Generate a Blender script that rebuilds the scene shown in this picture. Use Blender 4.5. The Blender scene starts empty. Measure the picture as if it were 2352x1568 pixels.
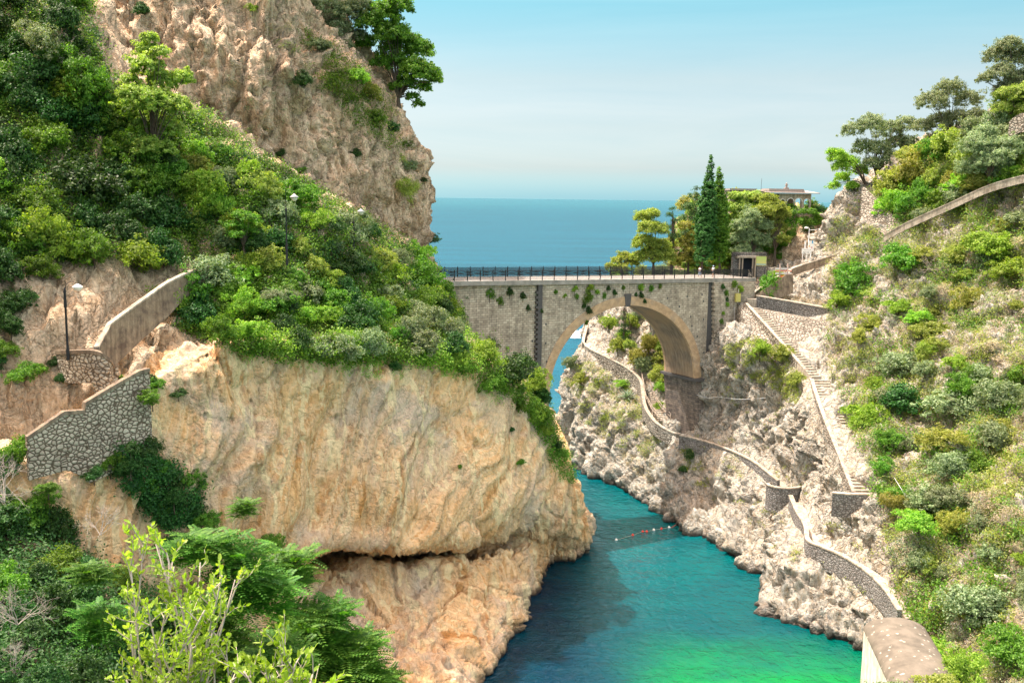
import bpy, bmesh, math, random
import numpy as np
from mathutils import Vector, Matrix
from mathutils.bvhtree import BVHTree
random.seed(7)
RNG = np.random.default_rng(7)
scene = bpy.context.scene
col = scene.collection
# ------------------------------------------------------------ camera
CAM_H = 45.0
FPX = 35/36*1024            # focal length in pixels of a 1024 wide picture
SC = 2352/1024              # the sketch grid the layout numbers were measured on
PITCH = math.atan((341-198.1)/FPX)
ROLL = 0.0125
_f = np.array([0, math.cos(PITCH), -math.sin(PITCH)])
_u0 = np.array([0, math.sin(PITCH), math.cos(PITCH)])
_r = np.array([1, 0, 0.])*math.cos(ROLL)+_u0*math.sin(ROLL)
_u = _u0*math.cos(ROLL)-np.array([1, 0, 0.])*math.sin(ROLL)
CAMP = np.array([0, 0, CAM_H])
cam = bpy.data.objects.new('camera', bpy.data.cameras.new('camera'))
col.objects.link(cam)
cam.data.lens = 35; cam.data.sensor_width = 36
cam.data.clip_start = 0.2; cam.data.clip_end = 400000
cam.matrix_world = Matrix(((_r[0], _u[0], -_f[0], 0), (_r[1], _u[1], -_f[1], 0), (_r[2], _u[2], -_f[2], CAM_H), (0, 0, 0, 1)))
scene.camera = cam
# ------------------------------------------------------------ light
SUN_AZ, SUN_EL = math.radians(-70), math.radians(66)
world = bpy.data.worlds.new('World'); scene.world = world; world.use_nodes = True
wn, wl = world.node_tree.nodes, world.node_tree.links
bg = wn['Background']
sky = wn.new('ShaderNodeTexSky'); sky.sky_type = 'NISHITA'; sky.sun_disc = False
sky.sun_elevation = SUN_EL; sky.sun_rotation = SUN_AZ
sky.altitude = 50; sky.air_density = 1.0; sky.dust_density = 1.2; sky.ozone_density = 1.5
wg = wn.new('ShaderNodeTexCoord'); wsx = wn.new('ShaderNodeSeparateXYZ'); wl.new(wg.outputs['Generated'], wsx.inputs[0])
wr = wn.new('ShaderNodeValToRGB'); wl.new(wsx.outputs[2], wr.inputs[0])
for i_, (p_, c_) in enumerate([(0, (.33,.62,.84)), (.03, (.37,.42,.50)), (.07, (.385,.39,.40)), (.115, (.41,.40,.36)), (.185, (.29,.44,.38)), (.34, (2.3,1.75,1.1)), (.9, (4.4,2.8,1.6))]):  # sky tint by height; the unseen zenith is boosted warm as added fill
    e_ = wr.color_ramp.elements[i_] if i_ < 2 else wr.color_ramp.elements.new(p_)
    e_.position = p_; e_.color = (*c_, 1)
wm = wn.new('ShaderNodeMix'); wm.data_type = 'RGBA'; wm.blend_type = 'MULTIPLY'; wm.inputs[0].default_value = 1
wmp = wn.new('ShaderNodeMapping'); wmp.inputs['Scale'].default_value = (1, 1, 9); wl.new(wg.outputs['Generated'], wmp.inputs[0])
wno = wn.new('ShaderNodeTexNoise'); wno.inputs['Scale'].default_value = 2.2; wno.inputs['Detail'].default_value = 7; wno.inputs['Roughness'].default_value = .6; wno.inputs['Distortion'].default_value = .6; wl.new(wmp.outputs[0], wno.inputs['Vector'])
wcr = wn.new('ShaderNodeValToRGB'); wcr.color_ramp.elements[0].position = .42; wcr.color_ramp.elements[0].color = (1, 1, 1, 1); wcr.color_ramp.elements[1].position = .75; wcr.color_ramp.elements[1].color = (1.16, 1.07, 1.04, 1); wl.new(wno.outputs['Fac'], wcr.inputs[0])
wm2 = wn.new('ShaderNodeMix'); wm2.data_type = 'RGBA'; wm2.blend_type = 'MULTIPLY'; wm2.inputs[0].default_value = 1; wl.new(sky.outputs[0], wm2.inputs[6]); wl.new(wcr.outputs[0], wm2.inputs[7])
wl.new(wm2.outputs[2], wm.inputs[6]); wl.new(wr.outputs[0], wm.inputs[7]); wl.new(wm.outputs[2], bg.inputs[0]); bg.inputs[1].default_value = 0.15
sl = bpy.data.lights.new('sun', 'SUN'); sl.energy = 2.8; sl.angle = math.radians(0.5); sl.color = (1, .965, .91)
sun = bpy.data.objects.new('sun', sl); col.objects.link(sun)
sd = Vector((math.sin(SUN_AZ)*math.cos(SUN_EL), math.cos(SUN_AZ)*math.cos(SUN_EL), math.sin(SUN_EL)))
sun.rotation_euler = sd.to_track_quat('Z', 'Y').to_euler(); sun.location = (-60, 20, 120)
vs = scene.view_settings
vs.view_transform = 'Standard'; vs.look = 'None'; vs.gamma = 1; vs.use_curve_mapping = False
vs.exposure = 1.52
# ------------------------------------------------------------ helpers
def ray(x, y): return _f*FPX+_r*(x/SC-512)-_u*(y/SC-341)
def at(x, y, Y): d = ray(x, y); return CAMP+d*(Y/d[1])
def atz(x, y, z): d = ray(x, y); return CAMP+d*((z-CAM_H)/d[2])
def proj(P):
    v = np.array(P)-CAMP; k = FPX/(v@_f)
    return (v@_r*k+512)*SC, (341-(v@_u)*k)*SC
def tag(o, label=None, cat=None, group=None, kind=None):
    if label: o['label'] = label
    if cat: o['category'] = cat
    if group: o['group'] = group
    if kind: o['kind'] = kind
    return o
def empty(name, loc=(0, 0, 0), rz=0, label=None, cat=None, group=None):
    o = bpy.data.objects.new(name, None); col.objects.link(o)
    o.location = loc; o.rotation_euler = (0, 0, rz); o.empty_display_size = .3
    return tag(o, label, cat, group)
def mesh_np(name, V, F, n=4, smooth=False, mats=(), mi=None):
    """V (k,3), F (m,n) -> mesh"""
    me = bpy.data.meshes.new(name); V = np.asarray(V, np.float32); F = np.asarray(F, np.int32)
    me.vertices.add(len(V)); me.vertices.foreach_set('co', V.ravel())
    me.loops.add(F.size); me.loops.foreach_set('vertex_index', F.ravel())
    me.polygons.add(len(F)); me.polygons.foreach_set('loop_start', np.arange(0, F.size, n, dtype=np.int32))
    if mi is not None: me.polygons.foreach_set('material_index', np.asarray(mi, np.int32))
    me.polygons.foreach_set('use_smooth', np.full(len(F), smooth))
    me.update(calc_edges=True)
    for m in mats: me.materials.append(m)
    return me
def link(name, me, parent=None):
    o = bpy.data.objects.new(name, me); col.objects.link(o)
    if parent: o.parent = parent
    return o
class MB:
    """collects boxes, prisms and tubes and links them as one mesh object"""
    def __init__(s): s.v = []; s.f = []; s.sm = []
    def add(s, vs, fs, sm=False):
        b = len(s.v); s.v += [tuple(map(float, q)) for q in vs]; s.f += [tuple(i+b for i in q) for q in fs]; s.sm += [sm]*len(fs); return s
    def box(s, a, b, M=None):
        (x0, y0, z0), (x1, y1, z1) = a, b
        vs = [(x0,y0,z0),(x1,y0,z0),(x1,y1,z0),(x0,y1,z0),(x0,y0,z1),(x1,y0,z1),(x1,y1,z1),(x0,y1,z1)]
        if M is not None: vs = [tuple(M@Vector(q)) for q in vs]
        return s.add(vs, [(0,3,2,1),(4,5,6,7),(0,1,5,4),(1,2,6,5),(2,3,7,6),(3,0,4,7)])
    def prism(s, poly, d, base=0):
        """poly: list of 3D points (loop); d: extrude vector"""
        n = len(poly); p = [np.array(q, float) for q in poly]; q = [a+np.array(d, float) for a in p]
        return s.add(p+q, [tuple(range(n-1, -1, -1)), tuple(range(n, 2*n))]+[(i, (i+1) % n, n+(i+1) % n, n+i) for i in range(n)])
    def tube(s, pts, rad, seg=6, sm=True, caps=True):
        pts = [np.array(q, float) for q in pts]; n = len(pts)
        if not hasattr(rad, '__len__'): rad = [rad]*n
        vs = []; up = np.array([.13, .21, .97]); pu = None
        for i in range(n):
            t = pts[min(i+1, n-1)]-pts[max(i-1, 0)]; t = t/(np.linalg.norm(t)+1e-9)
            if pu is None:
                a = np.cross(t, up if abs(t@up) < .95 else np.array([1, 0, 0.]))
            else: a = pu-t*(pu@t)
            a = a/(np.linalg.norm(a)+1e-9); pu = a; b = np.cross(t, a)
            for k in range(seg):
                w = 2*math.pi*k/seg; vs.append(pts[i]+(a*math.cos(w)+b*math.sin(w))*rad[i])
        fs = [(i*seg+k, i*seg+(k+1) % seg, (i+1)*seg+(k+1) % seg, (i+1)*seg+k) for i in range(n-1) for k in range(seg)]
        if caps: fs += [tuple(range(seg-1, -1, -1)), tuple(range((n-1)*seg, n*seg))]
        return s.add(vs, fs, sm)
    def lathe(s, prof, c=(0, 0, 0), seg=16, sm=True):
        """prof: (r,z) pairs"""
        vs = [(c[0]+r*math.cos(2*math.pi*k/seg), c[1]+r*math.sin(2*math.pi*k/seg), c[2]+z) for r, z in prof for k in range(seg)]
        n = len(prof)
        fs = [(i*seg+k, i*seg+(k+1) % seg, (i+1)*seg+(k+1) % seg, (i+1)*seg+k) for i in range(n-1) for k in range(seg)]
        return s.add(vs, fs, sm)
    def build(s, name, mat, parent=None):
        me = bpy.data.meshes.new(name); me.from_pydata(s.v, [], s.f)
        me.polygons.foreach_set('use_smooth', s.sm); me.materials.append(mat); me.update()
        return link(name, me, parent)
# numpy gradient noise
_perm = RNG.permutation(256); _perm = np.concatenate([_perm, _perm, _perm])
_g = RNG.normal(size=(256, 3)); _g /= np.linalg.norm(_g, axis=1)[:, None]
def pn(P):
    P = np.asarray(P, float); i = np.floor(P).astype(int); f = P-i; u = f*f*f*(f*(f*6-15)+10); i &= 255
    out = 0
    for dx in (0, 1):
        for dy in (0, 1):
            for dz in (0, 1):
                h = _perm[_perm[_perm[(i[..., 0]+dx) & 255]+((i[..., 1]+dy) & 255)]+((i[..., 2]+dz) & 255)]
                g = _g[h]; d = f-np.array([dx, dy, dz])
                w = (u[..., 0] if dx else 1-u[..., 0])*(u[..., 1] if dy else 1-u[..., 1])*(u[..., 2] if dz else 1-u[..., 2])
                out = out+w*(g*d).sum(-1)
    return out*1.5
def fbm(P, o=4, ridged=False, g=.5):
    a, s, t = 1, 0, 0; P = np.asarray(P, float).copy()
    for k in range(o):
        n = pn(P+k*17.3); n = 1-2*np.abs(n) if ridged else n
        s = s+a*n; t += a; a *= g; P = P*2.03
    return s/t
def facet(P, seed=0):
    """angular blocks: every cell tilts its own way"""
    P = np.asarray(P, float); i = np.floor(P).astype(int); best = np.full(P.shape[:-1], 9.); val = np.zeros(P.shape[:-1]); sec = np.full(P.shape[:-1], 9.)
    for dx in (-1, 0, 1):
        for dy in (-1, 0, 1):
            for dz_ in (-1, 0, 1):
                c = i+np.array([dx, dy, dz_]); h = _perm[_perm[_perm[(c[..., 0]+seed) & 255]+(c[..., 1] & 255)]+(c[..., 2] & 255)]
                q = c+.5+_g[h]*.42; d = P-q; r = (d*d).sum(-1); v = (d*_g[(h*7+13) & 255]).sum(-1)+_g[(h*3+5) & 255][..., 0]*.35
                m = r < best; sec = np.where(m, best, np.minimum(sec, r)); val = np.where(m, v, val); best = np.where(m, r, best)
    e = np.clip((np.sqrt(sec)-np.sqrt(best))/.18, 0, 1)
    return val*(.35+.65*e)-(1-e)*.22
def cracks(P, f, w=.05, seed=0):
    n = np.abs(pn(np.asarray(P)*f+seed)); return np.clip(1-n/w, 0, 1)
def cr(a, n):
    """Catmull-Rom resample of an (m,...) array along axis 0, n steps for each span"""
    m = len(a); p = np.concatenate([2*a[:1]-a[1:2], a, 2*a[-1:]-a[-2:-1]])
    out = []
    for i in range(m-1):
        k = n[i] if hasattr(n, '__len__') else n
        for t in np.linspace(0, 1, k, endpoint=False):
            p0, p1, p2, p3 = p[i:i+4]
            out.append(.5*(2*p1+(p2-p0)*t+(2*p0-5*p1+4*p2-p3)*t*t+(3*p1-p0-3*p2+p3)*t**3))
    out.append(a[-1]); return np.array(out)
def grid_normals(G):
    dv = np.gradient(G, axis=0); du = np.gradient(G, axis=1)
    n = np.cross(dv, du); return n/(np.linalg.norm(n, axis=-1)[..., None]+1e-9)
BVHS = []
def terrain(name, rows, disp, mat, step=.32, keep=True):
    """rows: list of rows of 3D points (top to bottom, left to right)"""
    A = np.array(rows, float)
    lr = np.linalg.norm(np.diff(A, axis=0), axis=-1); lc = np.linalg.norm(np.diff(A, axis=1), axis=-1)
    nr = np.clip((np.median(lr, axis=1)/step).astype(int), 3, 260); nc = np.clip((np.median(lc, axis=0)/step).astype(int), 3, 260)
    G = cr(A, list(nr)); G = cr(G.transpose(1, 0, 2), list(nc)).transpose(1, 0, 2)
    N = grid_normals(G)
    toc = CAMP-G; sgn = np.sign((N*toc).sum(-1).mean()); N = N*sgn
    G = disp(G, N); ATT = None
    if isinstance(G, tuple): G, ATT = G
    h, w = G.shape[:2]; idx = np.arange(h*w).reshape(h, w)
    F = np.stack([idx[:-1, :-1], idx[1:, :-1], idx[1:, 1:], idx[:-1, 1:]], -1).reshape(-1, 4)
    if sgn < 0: F = F[:, ::-1]
    V = G.reshape(-1, 3)
    me = mesh_np(name, V, F, 4, True, [mat])
    if ATT is not None: me.attributes.new('fold', 'FLOAT', 'POINT').data.foreach_set('value', ATT.astype(np.float32).ravel())
    o = link(name, me)
    if keep: BVHS.append((name, BVHTree.FromPolygons([Vector(q) for q in V.tolist()], F.tolist())))
    print('terrain', name, G.shape); return o
def hit(x, y, only=None, skip=()):
    """terrain point seen at a place of the sketch: (point, normal, name)"""
    d = Vector(ray(x, y)).normalized(); best = None
    for nm, b in BVHS:
        if (only and nm not in only) or nm in skip: continue
        r = b.ray_cast(Vector(CAMP), d)
        if r[0] is not None and (best is None or r[3] < best[3]): best = (r[0], r[1], nm, r[3])
    return best
def ground(x, y, z0=200, only=None):
    """terrain height below a point"""
    best = None
    for nm, b in BVHS:
        if only and nm not in only: continue
        r = b.ray_cast(Vector((x, y, z0)), Vector((0, 0, -1)))
        if r[0] is not None and (best is None or r[0].z > best): best = r[0].z
    return best
# ------------------------------------------------------------ materials
def mat(name): m = bpy.data.materials.new(name); m.use_nodes = True; return m, m.node_tree.nodes, m.node_tree.links, m.node_tree.nodes['Principled BSDF']
class NT:
    def __init__(s, name): s.m, s.n, s.l, s.b = mat(name)
    def new(s, t, **k):
        o = s.n.new(t)
        for a, v in k.items(): setattr(o, a, v)
        return o
    def set(s, node, **k):
        for a, v in k.items():
            a = a.replace('_', ' ')
            if hasattr(v, 'is_output'): s.l.new(v, node.inputs[a])
            else: node.inputs[a].default_value = v
        return node
    def coord(s, scale=(1, 1, 1), rot=(0, 0, 0), out='Object', loc=(0, 0, 0)):
        t = s.new('ShaderNodeTexCoord'); m = s.new('ShaderNodeMapping'); s.l.new(t.outputs[out], m.inputs[0])
        m.inputs['Scale'].default_value = scale; m.inputs['Rotation'].default_value = rot; m.inputs['Location'].default_value = loc
        return m.outputs[0]
    def noise(s, v, scale, detail=4, rough=.55, dist=0, dim='3D'):
        t = s.new('ShaderNodeTexNoise'); s.l.new(v, t.inputs['Vector'])
        t.inputs['Scale'].default_value = scale; t.inputs['Detail'].default_value = detail
        t.inputs['Roughness'].default_value = rough; t.inputs['Distortion'].default_value = dist
        return t.outputs['Fac']
    def vor(s, v, scale, feature='DISTANCE_TO_EDGE', out='Distance', rnd=1):
        t = s.new('ShaderNodeTexVoronoi', feature=feature); s.l.new(v, t.inputs['Vector'])
        t.inputs['Scale'].default_value = scale; t.inputs['Randomness'].default_value = rnd
        return t.outputs[out]
    def ramp(s, fac, stops, interp='LINEAR'):
        r = s.new('ShaderNodeValToRGB'); r.color_ramp.interpolation = interp; s.l.new(fac, r.inputs[0])
        e = r.color_ramp.elements
        while len(e) < len(stops): e.new(.5)
        for i, (p, c) in enumerate(stops):
            e[i].position = p; e[i].color = (*c, 1) if hasattr(c, '__len__') else (c, c, c, 1)
        return r.outputs[0]
    def mix(s, f, a, b, mode='MIX'):
        m = s.new('ShaderNodeMix', data_type='RGBA', blend_type=mode)
        for i, v in ((0, f), (6, a), (7, b)):
            if hasattr(v, 'is_output'): s.l.new(v, m.inputs[i])
            elif i == 0: m.inputs[0].default_value = v
            else: m.inputs[i].default_value = (*v, 1)
        return m.outputs[2]
    def math(s, op, a, b=0, clamp=False):
        m = s.new('ShaderNodeMath', operation=op, use_clamp=clamp)
        for i, v in ((0, a), (1, b)):
            if hasattr(v, 'is_output'): s.l.new(v, m.inputs[i])
            else: m.inputs[i].default_value = v
        return m.outputs[0]
    def bump(s, h, strength=.5, dist=.1, normal=None):
        b = s.new('ShaderNodeBump'); s.l.new(h, b.inputs['Height'])
        b.inputs['Strength'].default_value = strength; b.inputs['Distance'].default_value = dist
        if normal: s.l.new(normal, b.inputs['Normal'])
        return b.outputs[0]
    def out(s, color=None, rough=.9, normal=None, **k):
        if color is not None:
            if hasattr(color, 'is_output'): s.l.new(color, s.b.inputs['Base Color'])
            else: s.b.inputs['Base Color'].default_value = (*color, 1)
        if hasattr(rough, 'is_output'): s.l.new(rough, s.b.inputs['Roughness'])
        else: s.b.inputs['Roughness'].default_value = rough
        if normal: s.l.new(normal, s.b.inputs['Normal'])
        s.b.inputs['Specular IOR Level'].default_value = k.get('spec', .2)
        if 'metal' in k: s.b.inputs['Metallic'].default_value = k['metal']
        return s.m
def rock_mat(name, c_dark, c_mid, c_light, c_stain, streak=(1, 1, .12), wet=True, attr=None, tint2=None, str_amt=.55, crack=.5, grit=.6, gz=None):
    t = NT(name)
    v = t.coord(); vs_ = t.coord(scale=streak)
    n1 = t.noise(vs_, .55, 7, .62, .6); n2 = t.noise(v, .16, 5, .6, .4); n3 = t.noise(v, 2.2, 8, .65)
    n4 = t.noise(vs_, 2.2, 6, .6, .9)
    c = t.ramp(n1, [(.34, c_dark), (.45, c_mid), (.56, c_light), (.68, c_mid)])
    c = t.mix(t.ramp(n2, [(.42, 0), (.62, 1)]), c, tint2 or c_mid)
    c = t.mix(t.math('MULTIPLY', t.ramp(n4, [(.52, 0), (.57, 1)]), str_amt), c, c_stain)
    if attr:
        at_ = t.new('ShaderNodeAttribute'); at_.attribute_name = attr; a0 = t.math('ADD', at_.outputs['Fac'], t.math('MULTIPLY', t.math('SUBTRACT', n3, .5), .12))
        c2 = t.ramp(a0, [(.28, c_stain), (.33, c_dark), (.40, c_mid), (.50, c_light), (.545, c_mid), (.62, tint2), (.66, c_light), (.70, c_stain), (.76, c_mid)])
        c = t.mix(t.ramp(n2, [(.38, .85), (.66, .25)]), c, c2)
        c = t.mix(t.ramp(t.noise(t.coord(loc=(9, 4, 2)), .11, 6, .6, .8), [(.46, 0), (.62, .75)]), c, (.66, .55, .44))
    n5 = t.noise(t.coord(scale=(streak[0], streak[1], streak[2]*1.6), loc=(7, 3, 1)), 1.3, 3, .5, 1.2)
    c = t.mix(t.math('MULTIPLY', t.ramp(n5, [(.56, 0), (.60, 1)]), str_amt*.8), c, tuple(min(1, q*1.15) for q in c_light))
    c = t.mix(grit, c, t.ramp(n3, [(.34, .32), (.5, .85), (.66, 1)]), 'MULTIPLY')
    n6 = t.noise(t.coord(scale=(1, 1, gz or .45)), 5.5, 6, .7, .5)
    c = t.mix(grit*.75, c, t.ramp(n6, [(.36, .45), (.52, 1)]), 'MULTIPLY')
    wv = t.new('ShaderNodeVectorMath', operation='ADD'); tn = t.new('ShaderNodeTexNoise'); t.l.new(v, tn.inputs['Vector']); tn.inputs['Scale'].default_value = .6; tn.inputs['Detail'].default_value = 6
    sv = t.new('ShaderNodeVectorMath', operation='SCALE'); t.l.new(tn.outputs['Color'], sv.inputs[0]); sv.inputs['Scale'].default_value = 5
    t.l.new(sv.outputs[0], wv.inputs[0]); t.l.new(t.coord(scale=(1, 1, .35)), wv.inputs[1])
    vc = t.vor(wv.outputs[0], .45)
    cr_ = t.ramp(vc, [(0, .12), (.03, 1)])
    c = t.mix(crack, c, cr_, 'MULTIPLY')
    if wet:
        g = t.new('ShaderNodeNewGeometry'); sx = t.new('ShaderNodeSeparateXYZ'); t.l.new(g.outputs['Position'], sx.inputs[0])
        zz = t.math('ADD', sx.outputs[2], t.math('MULTIPLY', t.noise(v, .8, 4), -1.2))
        m = t.new('ShaderNodeMapRange'); t.l.new(zz, m.inputs[0]); m.inputs[1].default_value = -.5; m.inputs[2].default_value = .6
        c = t.mix(m.outputs[0], (.045, .035, .03), c)
    h = t.math('ADD', t.math('MULTIPLY', n3, .6), t.math('ADD', t.math('MULTIPLY', n1, .8), t.math('MULTIPLY', t.ramp(vc, [(0, 0), (.12, 1)]), .25*crack*2)))
    nb = t.bump(n6, .8, .12); nb = t.bump(h, .9, .8, nb)
    return t.out(c, .92, nb)
def P_(name, c, rough=.8, **k):
    t = NT(name); v = t.coord()
    n = t.noise(v, k.pop('ns', 6), 5); cc = t.mix(k.pop('var', .35), c, t.ramp(n, [(.3, tuple(x*.55 for x in c)), (.7, tuple(min(1, x*1.25) for x in c))]))
    return t.out(cc, rough, t.bump(n, k.pop('bs', .25), .03), **k)
# ------------------------------------------------------------ rock materials
M = {}
M['rock_warm'] = rock_mat('rock_warm', (.66,.33,.12), (.93,.56,.26), (.96,.70,.41), (.58,.27,.08), tint2=(.88,.58,.33), streak=(.55,.55,.055), str_amt=.85, crack=.3, grit=.34, gz=.3, attr='fold')
M['rock_grey'] = rock_mat('rock_grey', (.42,.27,.15), (.74,.53,.34), (.84,.67,.47), (.42,.28,.16), tint2=(.66,.51,.36), streak=(.8,.8,.2), crack=.5)
M['rock_pale'] = rock_mat('rock_pale', (.22,.195,.15), (.44,.415,.345), (.58,.555,.48), (.42,.32,.20), tint2=(.42,.40,.35), streak=(.9,.9,.35), crack=.6)
M['soil'] = rock_mat('soil', (.12,.09,.05), (.22,.16,.10), (.34,.27,.19), (.10,.09,.04), tint2=(.18,.15,.08), streak=(1,1,.6), wet=False)
# ------------------------------------------------------------ water and sea floor
def water_mat():
    t = NT('sea_water'); g = t.new('ShaderNodeNewGeometry'); pos = g.outputs['Position']
    sx = t.new('ShaderNodeSeparateXYZ'); t.l.new(pos, sx.inputs[0])
    def rng(o, a, b):
        m = t.new('ShaderNodeMapRange'); m.interpolation_type = 'SMOOTHSTEP'; t.l.new(o, m.inputs[0]); m.inputs[1].default_value = a; m.inputs[2].default_value = b; return m.outputs[0]
    big = t.noise(pos, .05, 3); med = t.noise(pos, .35, 3)
    wy = t.math('ADD', sx.outputs[1], t.math('MULTIPLY', big, 14)); wx = t.math('ADD', sx.outputs[0], t.math('MULTIPLY', big, 8))
    sea = t.mix(rng(wy, 600, 9000), (.004,.075,.125), (.018,.125,.17))
    sea = t.mix(rng(wy, 175, 260), (.0,.09,.12), sea)
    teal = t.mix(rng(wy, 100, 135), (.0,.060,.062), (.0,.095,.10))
    teal = t.mix(rng(wx, 6, 22), (.001,.012,.035), teal)  # darker left side: the cliff's shade and reflection painted into the water colour
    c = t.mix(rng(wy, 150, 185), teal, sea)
    green = t.math('MULTIPLY', t.math('SUBTRACT', 1, rng(wy, 92, 108)), rng(wx, 12, 24))
    c = t.mix(green, c, (.0,.21,.03))
    c = t.mix(t.math('MULTIPLY', t.ramp(med, [(.35, 0), (.7, 1)]), .35), c, (.0,.035,.045))
    c = t.mix(t.math('MULTIPLY', t.ramp(t.noise(pos, .11, 4), [(.40, 0), (.72, 1)]), .5), c, (.0,.055,.075))
    sw = t.noise(t.coord(scale=(.10, 1, 1)), .035, 4, .6)
    c = t.mix(t.math('MULTIPLY', rng(sx.outputs[1], 160, 300), .8), c, t.mix(1, c, t.ramp(sw, [(.36, .62), (.62, 1.0)]), 'MULTIPLY'))
    # ripples
    v = t.coord(scale=(1, .62, 1), rot=(0, 0, .35))
    n1 = t.noise(v, 1.1, 5, .6, .5); n2 = t.noise(t.coord(scale=(.5, 1, 1)), .22, 4, .55); n3 = t.noise(v, 4, 3, .5)
    far = rng(sx.outputs[1], 150, 1500)
    h = t.math('ADD', t.math('MULTIPLY', n1, .5), t.math('ADD', t.math('MULTIPLY', n2, 1.0), t.math('MULTIPLY', n3, .1)))
    nb = t.new('ShaderNodeBump'); t.l.new(h, nb.inputs['Height']); nb.inputs['Distance'].default_value = .8
    t.l.new(t.math('SUBTRACT', .75, t.math('MULTIPLY', rng(sx.outputs[1], 120, 700), .66)), nb.inputs['Strength']); nb = nb.outputs[0]
    r = t.math('ADD', .05, t.math('MULTIPLY', far, .04))
    df = t.new('ShaderNodeBsdfDiffuse'); t.l.new(c, df.inputs[0]); gl = t.new('ShaderNodeBsdfGlossy'); gl.inputs[0].default_value = (.80, .93, 1, 1)
    t.l.new(r, gl.inputs['Roughness']); t.l.new(nb, gl.inputs['Normal']); fr = t.new('ShaderNodeFresnel'); fr.inputs[0].default_value = 1.33; t.l.new(nb, fr.inputs[1])
    fc = t.math('MULTIPLY', fr.outputs[0], t.math('SUBTRACT', 1, t.math('MULTIPLY', rng(sx.outputs[1], 140, 260), .62)))
    mx = t.new('ShaderNodeMixShader'); t.l.new(fc, mx.inputs[0]); t.l.new(df.outputs[0], mx.inputs[1]); t.l.new(gl.outputs[0], mx.inputs[2]); t.l.new(mx.outputs[0], t.n['Material Output'].inputs[0])
    t.n.remove(t.b); return t.m
M['water'] = water_mat()
ys = np.concatenate([np.linspace(-60, 260, 33), np.geomspace(300, 160000, 28)]); 
V = []; 
for y in ys:
    w = max(200, abs(y)*1.6)
    for k in range(25): V.append((w*(k/12-1), y, 0))
idx = np.arange(len(V)).reshape(-1, 25)
F = np.stack([idx[:-1, :-1], idx[:-1, 1:], idx[1:, 1:], idx[1:, :-1]], -1).reshape(-1, 4)
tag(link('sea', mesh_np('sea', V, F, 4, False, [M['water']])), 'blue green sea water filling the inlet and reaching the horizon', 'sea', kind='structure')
bed = MB(); bed.box((-300, -80, -40), (400, 400, -12)); M['bed'] = P_('sea_bed', (.2,.22,.15))
tag(bed.build('sea_bed', M['bed']), 'sand and stone bed under the inlet', 'sea bed', kind='structure')
# ------------------------------------------------------------ displacement fields
# ground that walls and steps stand on stays smoother than the open rock
CLEAR = []
def clear(pts, n=8): CLEAR.append(cr(np.array([at(*p) for p in pts], float), n))
clear([(62,1011,73),(147,952,75),(196,932,76),(260,893,78),(344,853,80),(344,960,78)]); clear([(200,1010,74),(330,930,78)])
clear([(128,813,81.5),(218,813,79),(259,840,80.6)]); clear([(226,800,80.2),(318,699,84.5),(424,632,89.5),(480,608,92)]); clear([(240,820,80.2),(330,720,84.5)])
clear([(1690,690,150),(1712,697,148.2),(1780,772,139.4),(1850,852,131.6),(1893,965,121),(1925,1045,115),(1965,1140,109.3)])
clear([(1740,720,149),(1800,780,143),(1860,820,137)]); clear([(1738,700,149.4),(1820,720,148.5),(1903,709,146)]); clear([(1725,700,150),(1775,665,152),(1822,628,157),(1885,596,158),(1940,582,157)])
clear([(1560,1000,143.5),(1605,1012,141.5),(1660,1030,139),(1725,1062,133.5),(1785,1108,126.5),(1812,1140,121.8),(1850,1210,113.5),(1855,1245,109.6),(1935,1285,104.6),(1990,1320,100.8),(2062,1408,93)])
clear([(1342,785,178.5),(1352,800,174.5),(1395,822,169),(1440,846,164.8),(1468,872,161),(1480,935,154.5),(1502,968,150),(1535,990,146.5),(1560,998,144.2)])
clear([(2000,440,160),(2060,500,153),(2040,535,151)]); clear([(2030,540,150.5),(2090,508,147.5),(2185,465,143),(2277,424,138.5),(2380,396,134.5)])
CLEAR = np.concatenate(CLEAR)
def calm(G):
    V = G.reshape(-1, 3); m = np.full(len(V), 9.)
    for c in CLEAR: m = np.minimum(m, ((V-c)**2).sum(1)**.5)
    return np.clip((m-.8)/3.2, .06, 1).reshape(G.shape[:-1])
def d_rock(amp=1.0, strata=0.4, zs=.35, fine=.16, big=.09, ridge=.6, blk=1.0):
    def f(G, N):
        S = np.array([1, 1, zs]); Wp = G+np.stack([fbm(G*.35+k*9, 2) for k in range(3)], -1)*1.2
        a = fbm(G*big*S, 3)*2.2+fbm(G*.28*S+5, 3, True)*ridge
        a += facet(Wp*.22*np.array([1, 1, zs*1.3]), 1)*1.5*blk+facet(Wp*.62*np.array([1, 1, zs*1.2]), 2)*.8*blk+facet(Wp*1.5*np.array([1, 1, zs*1.4]), 6)*.38*blk
        a += fbm(G*.9*np.array([1, 1, .6])+9, 3, True)*fine*.9+fbm(G*2.6+3, 2)*fine*.45
        b = fbm(G*np.array([.25, .25, .9])+31, 3, True)*strata-cracks(Wp*np.array([1, 1, zs*.8]), .16, .045, 11)*.9-cracks(Wp*np.array([1, 1, zs*1.3]), .42, .06, 23)*.4
        w = np.clip((G[..., 2]+2.5)/3, .3, 1)
        return G+N*((a+b)*amp*w*calm(G))[..., None]
    return f
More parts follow.
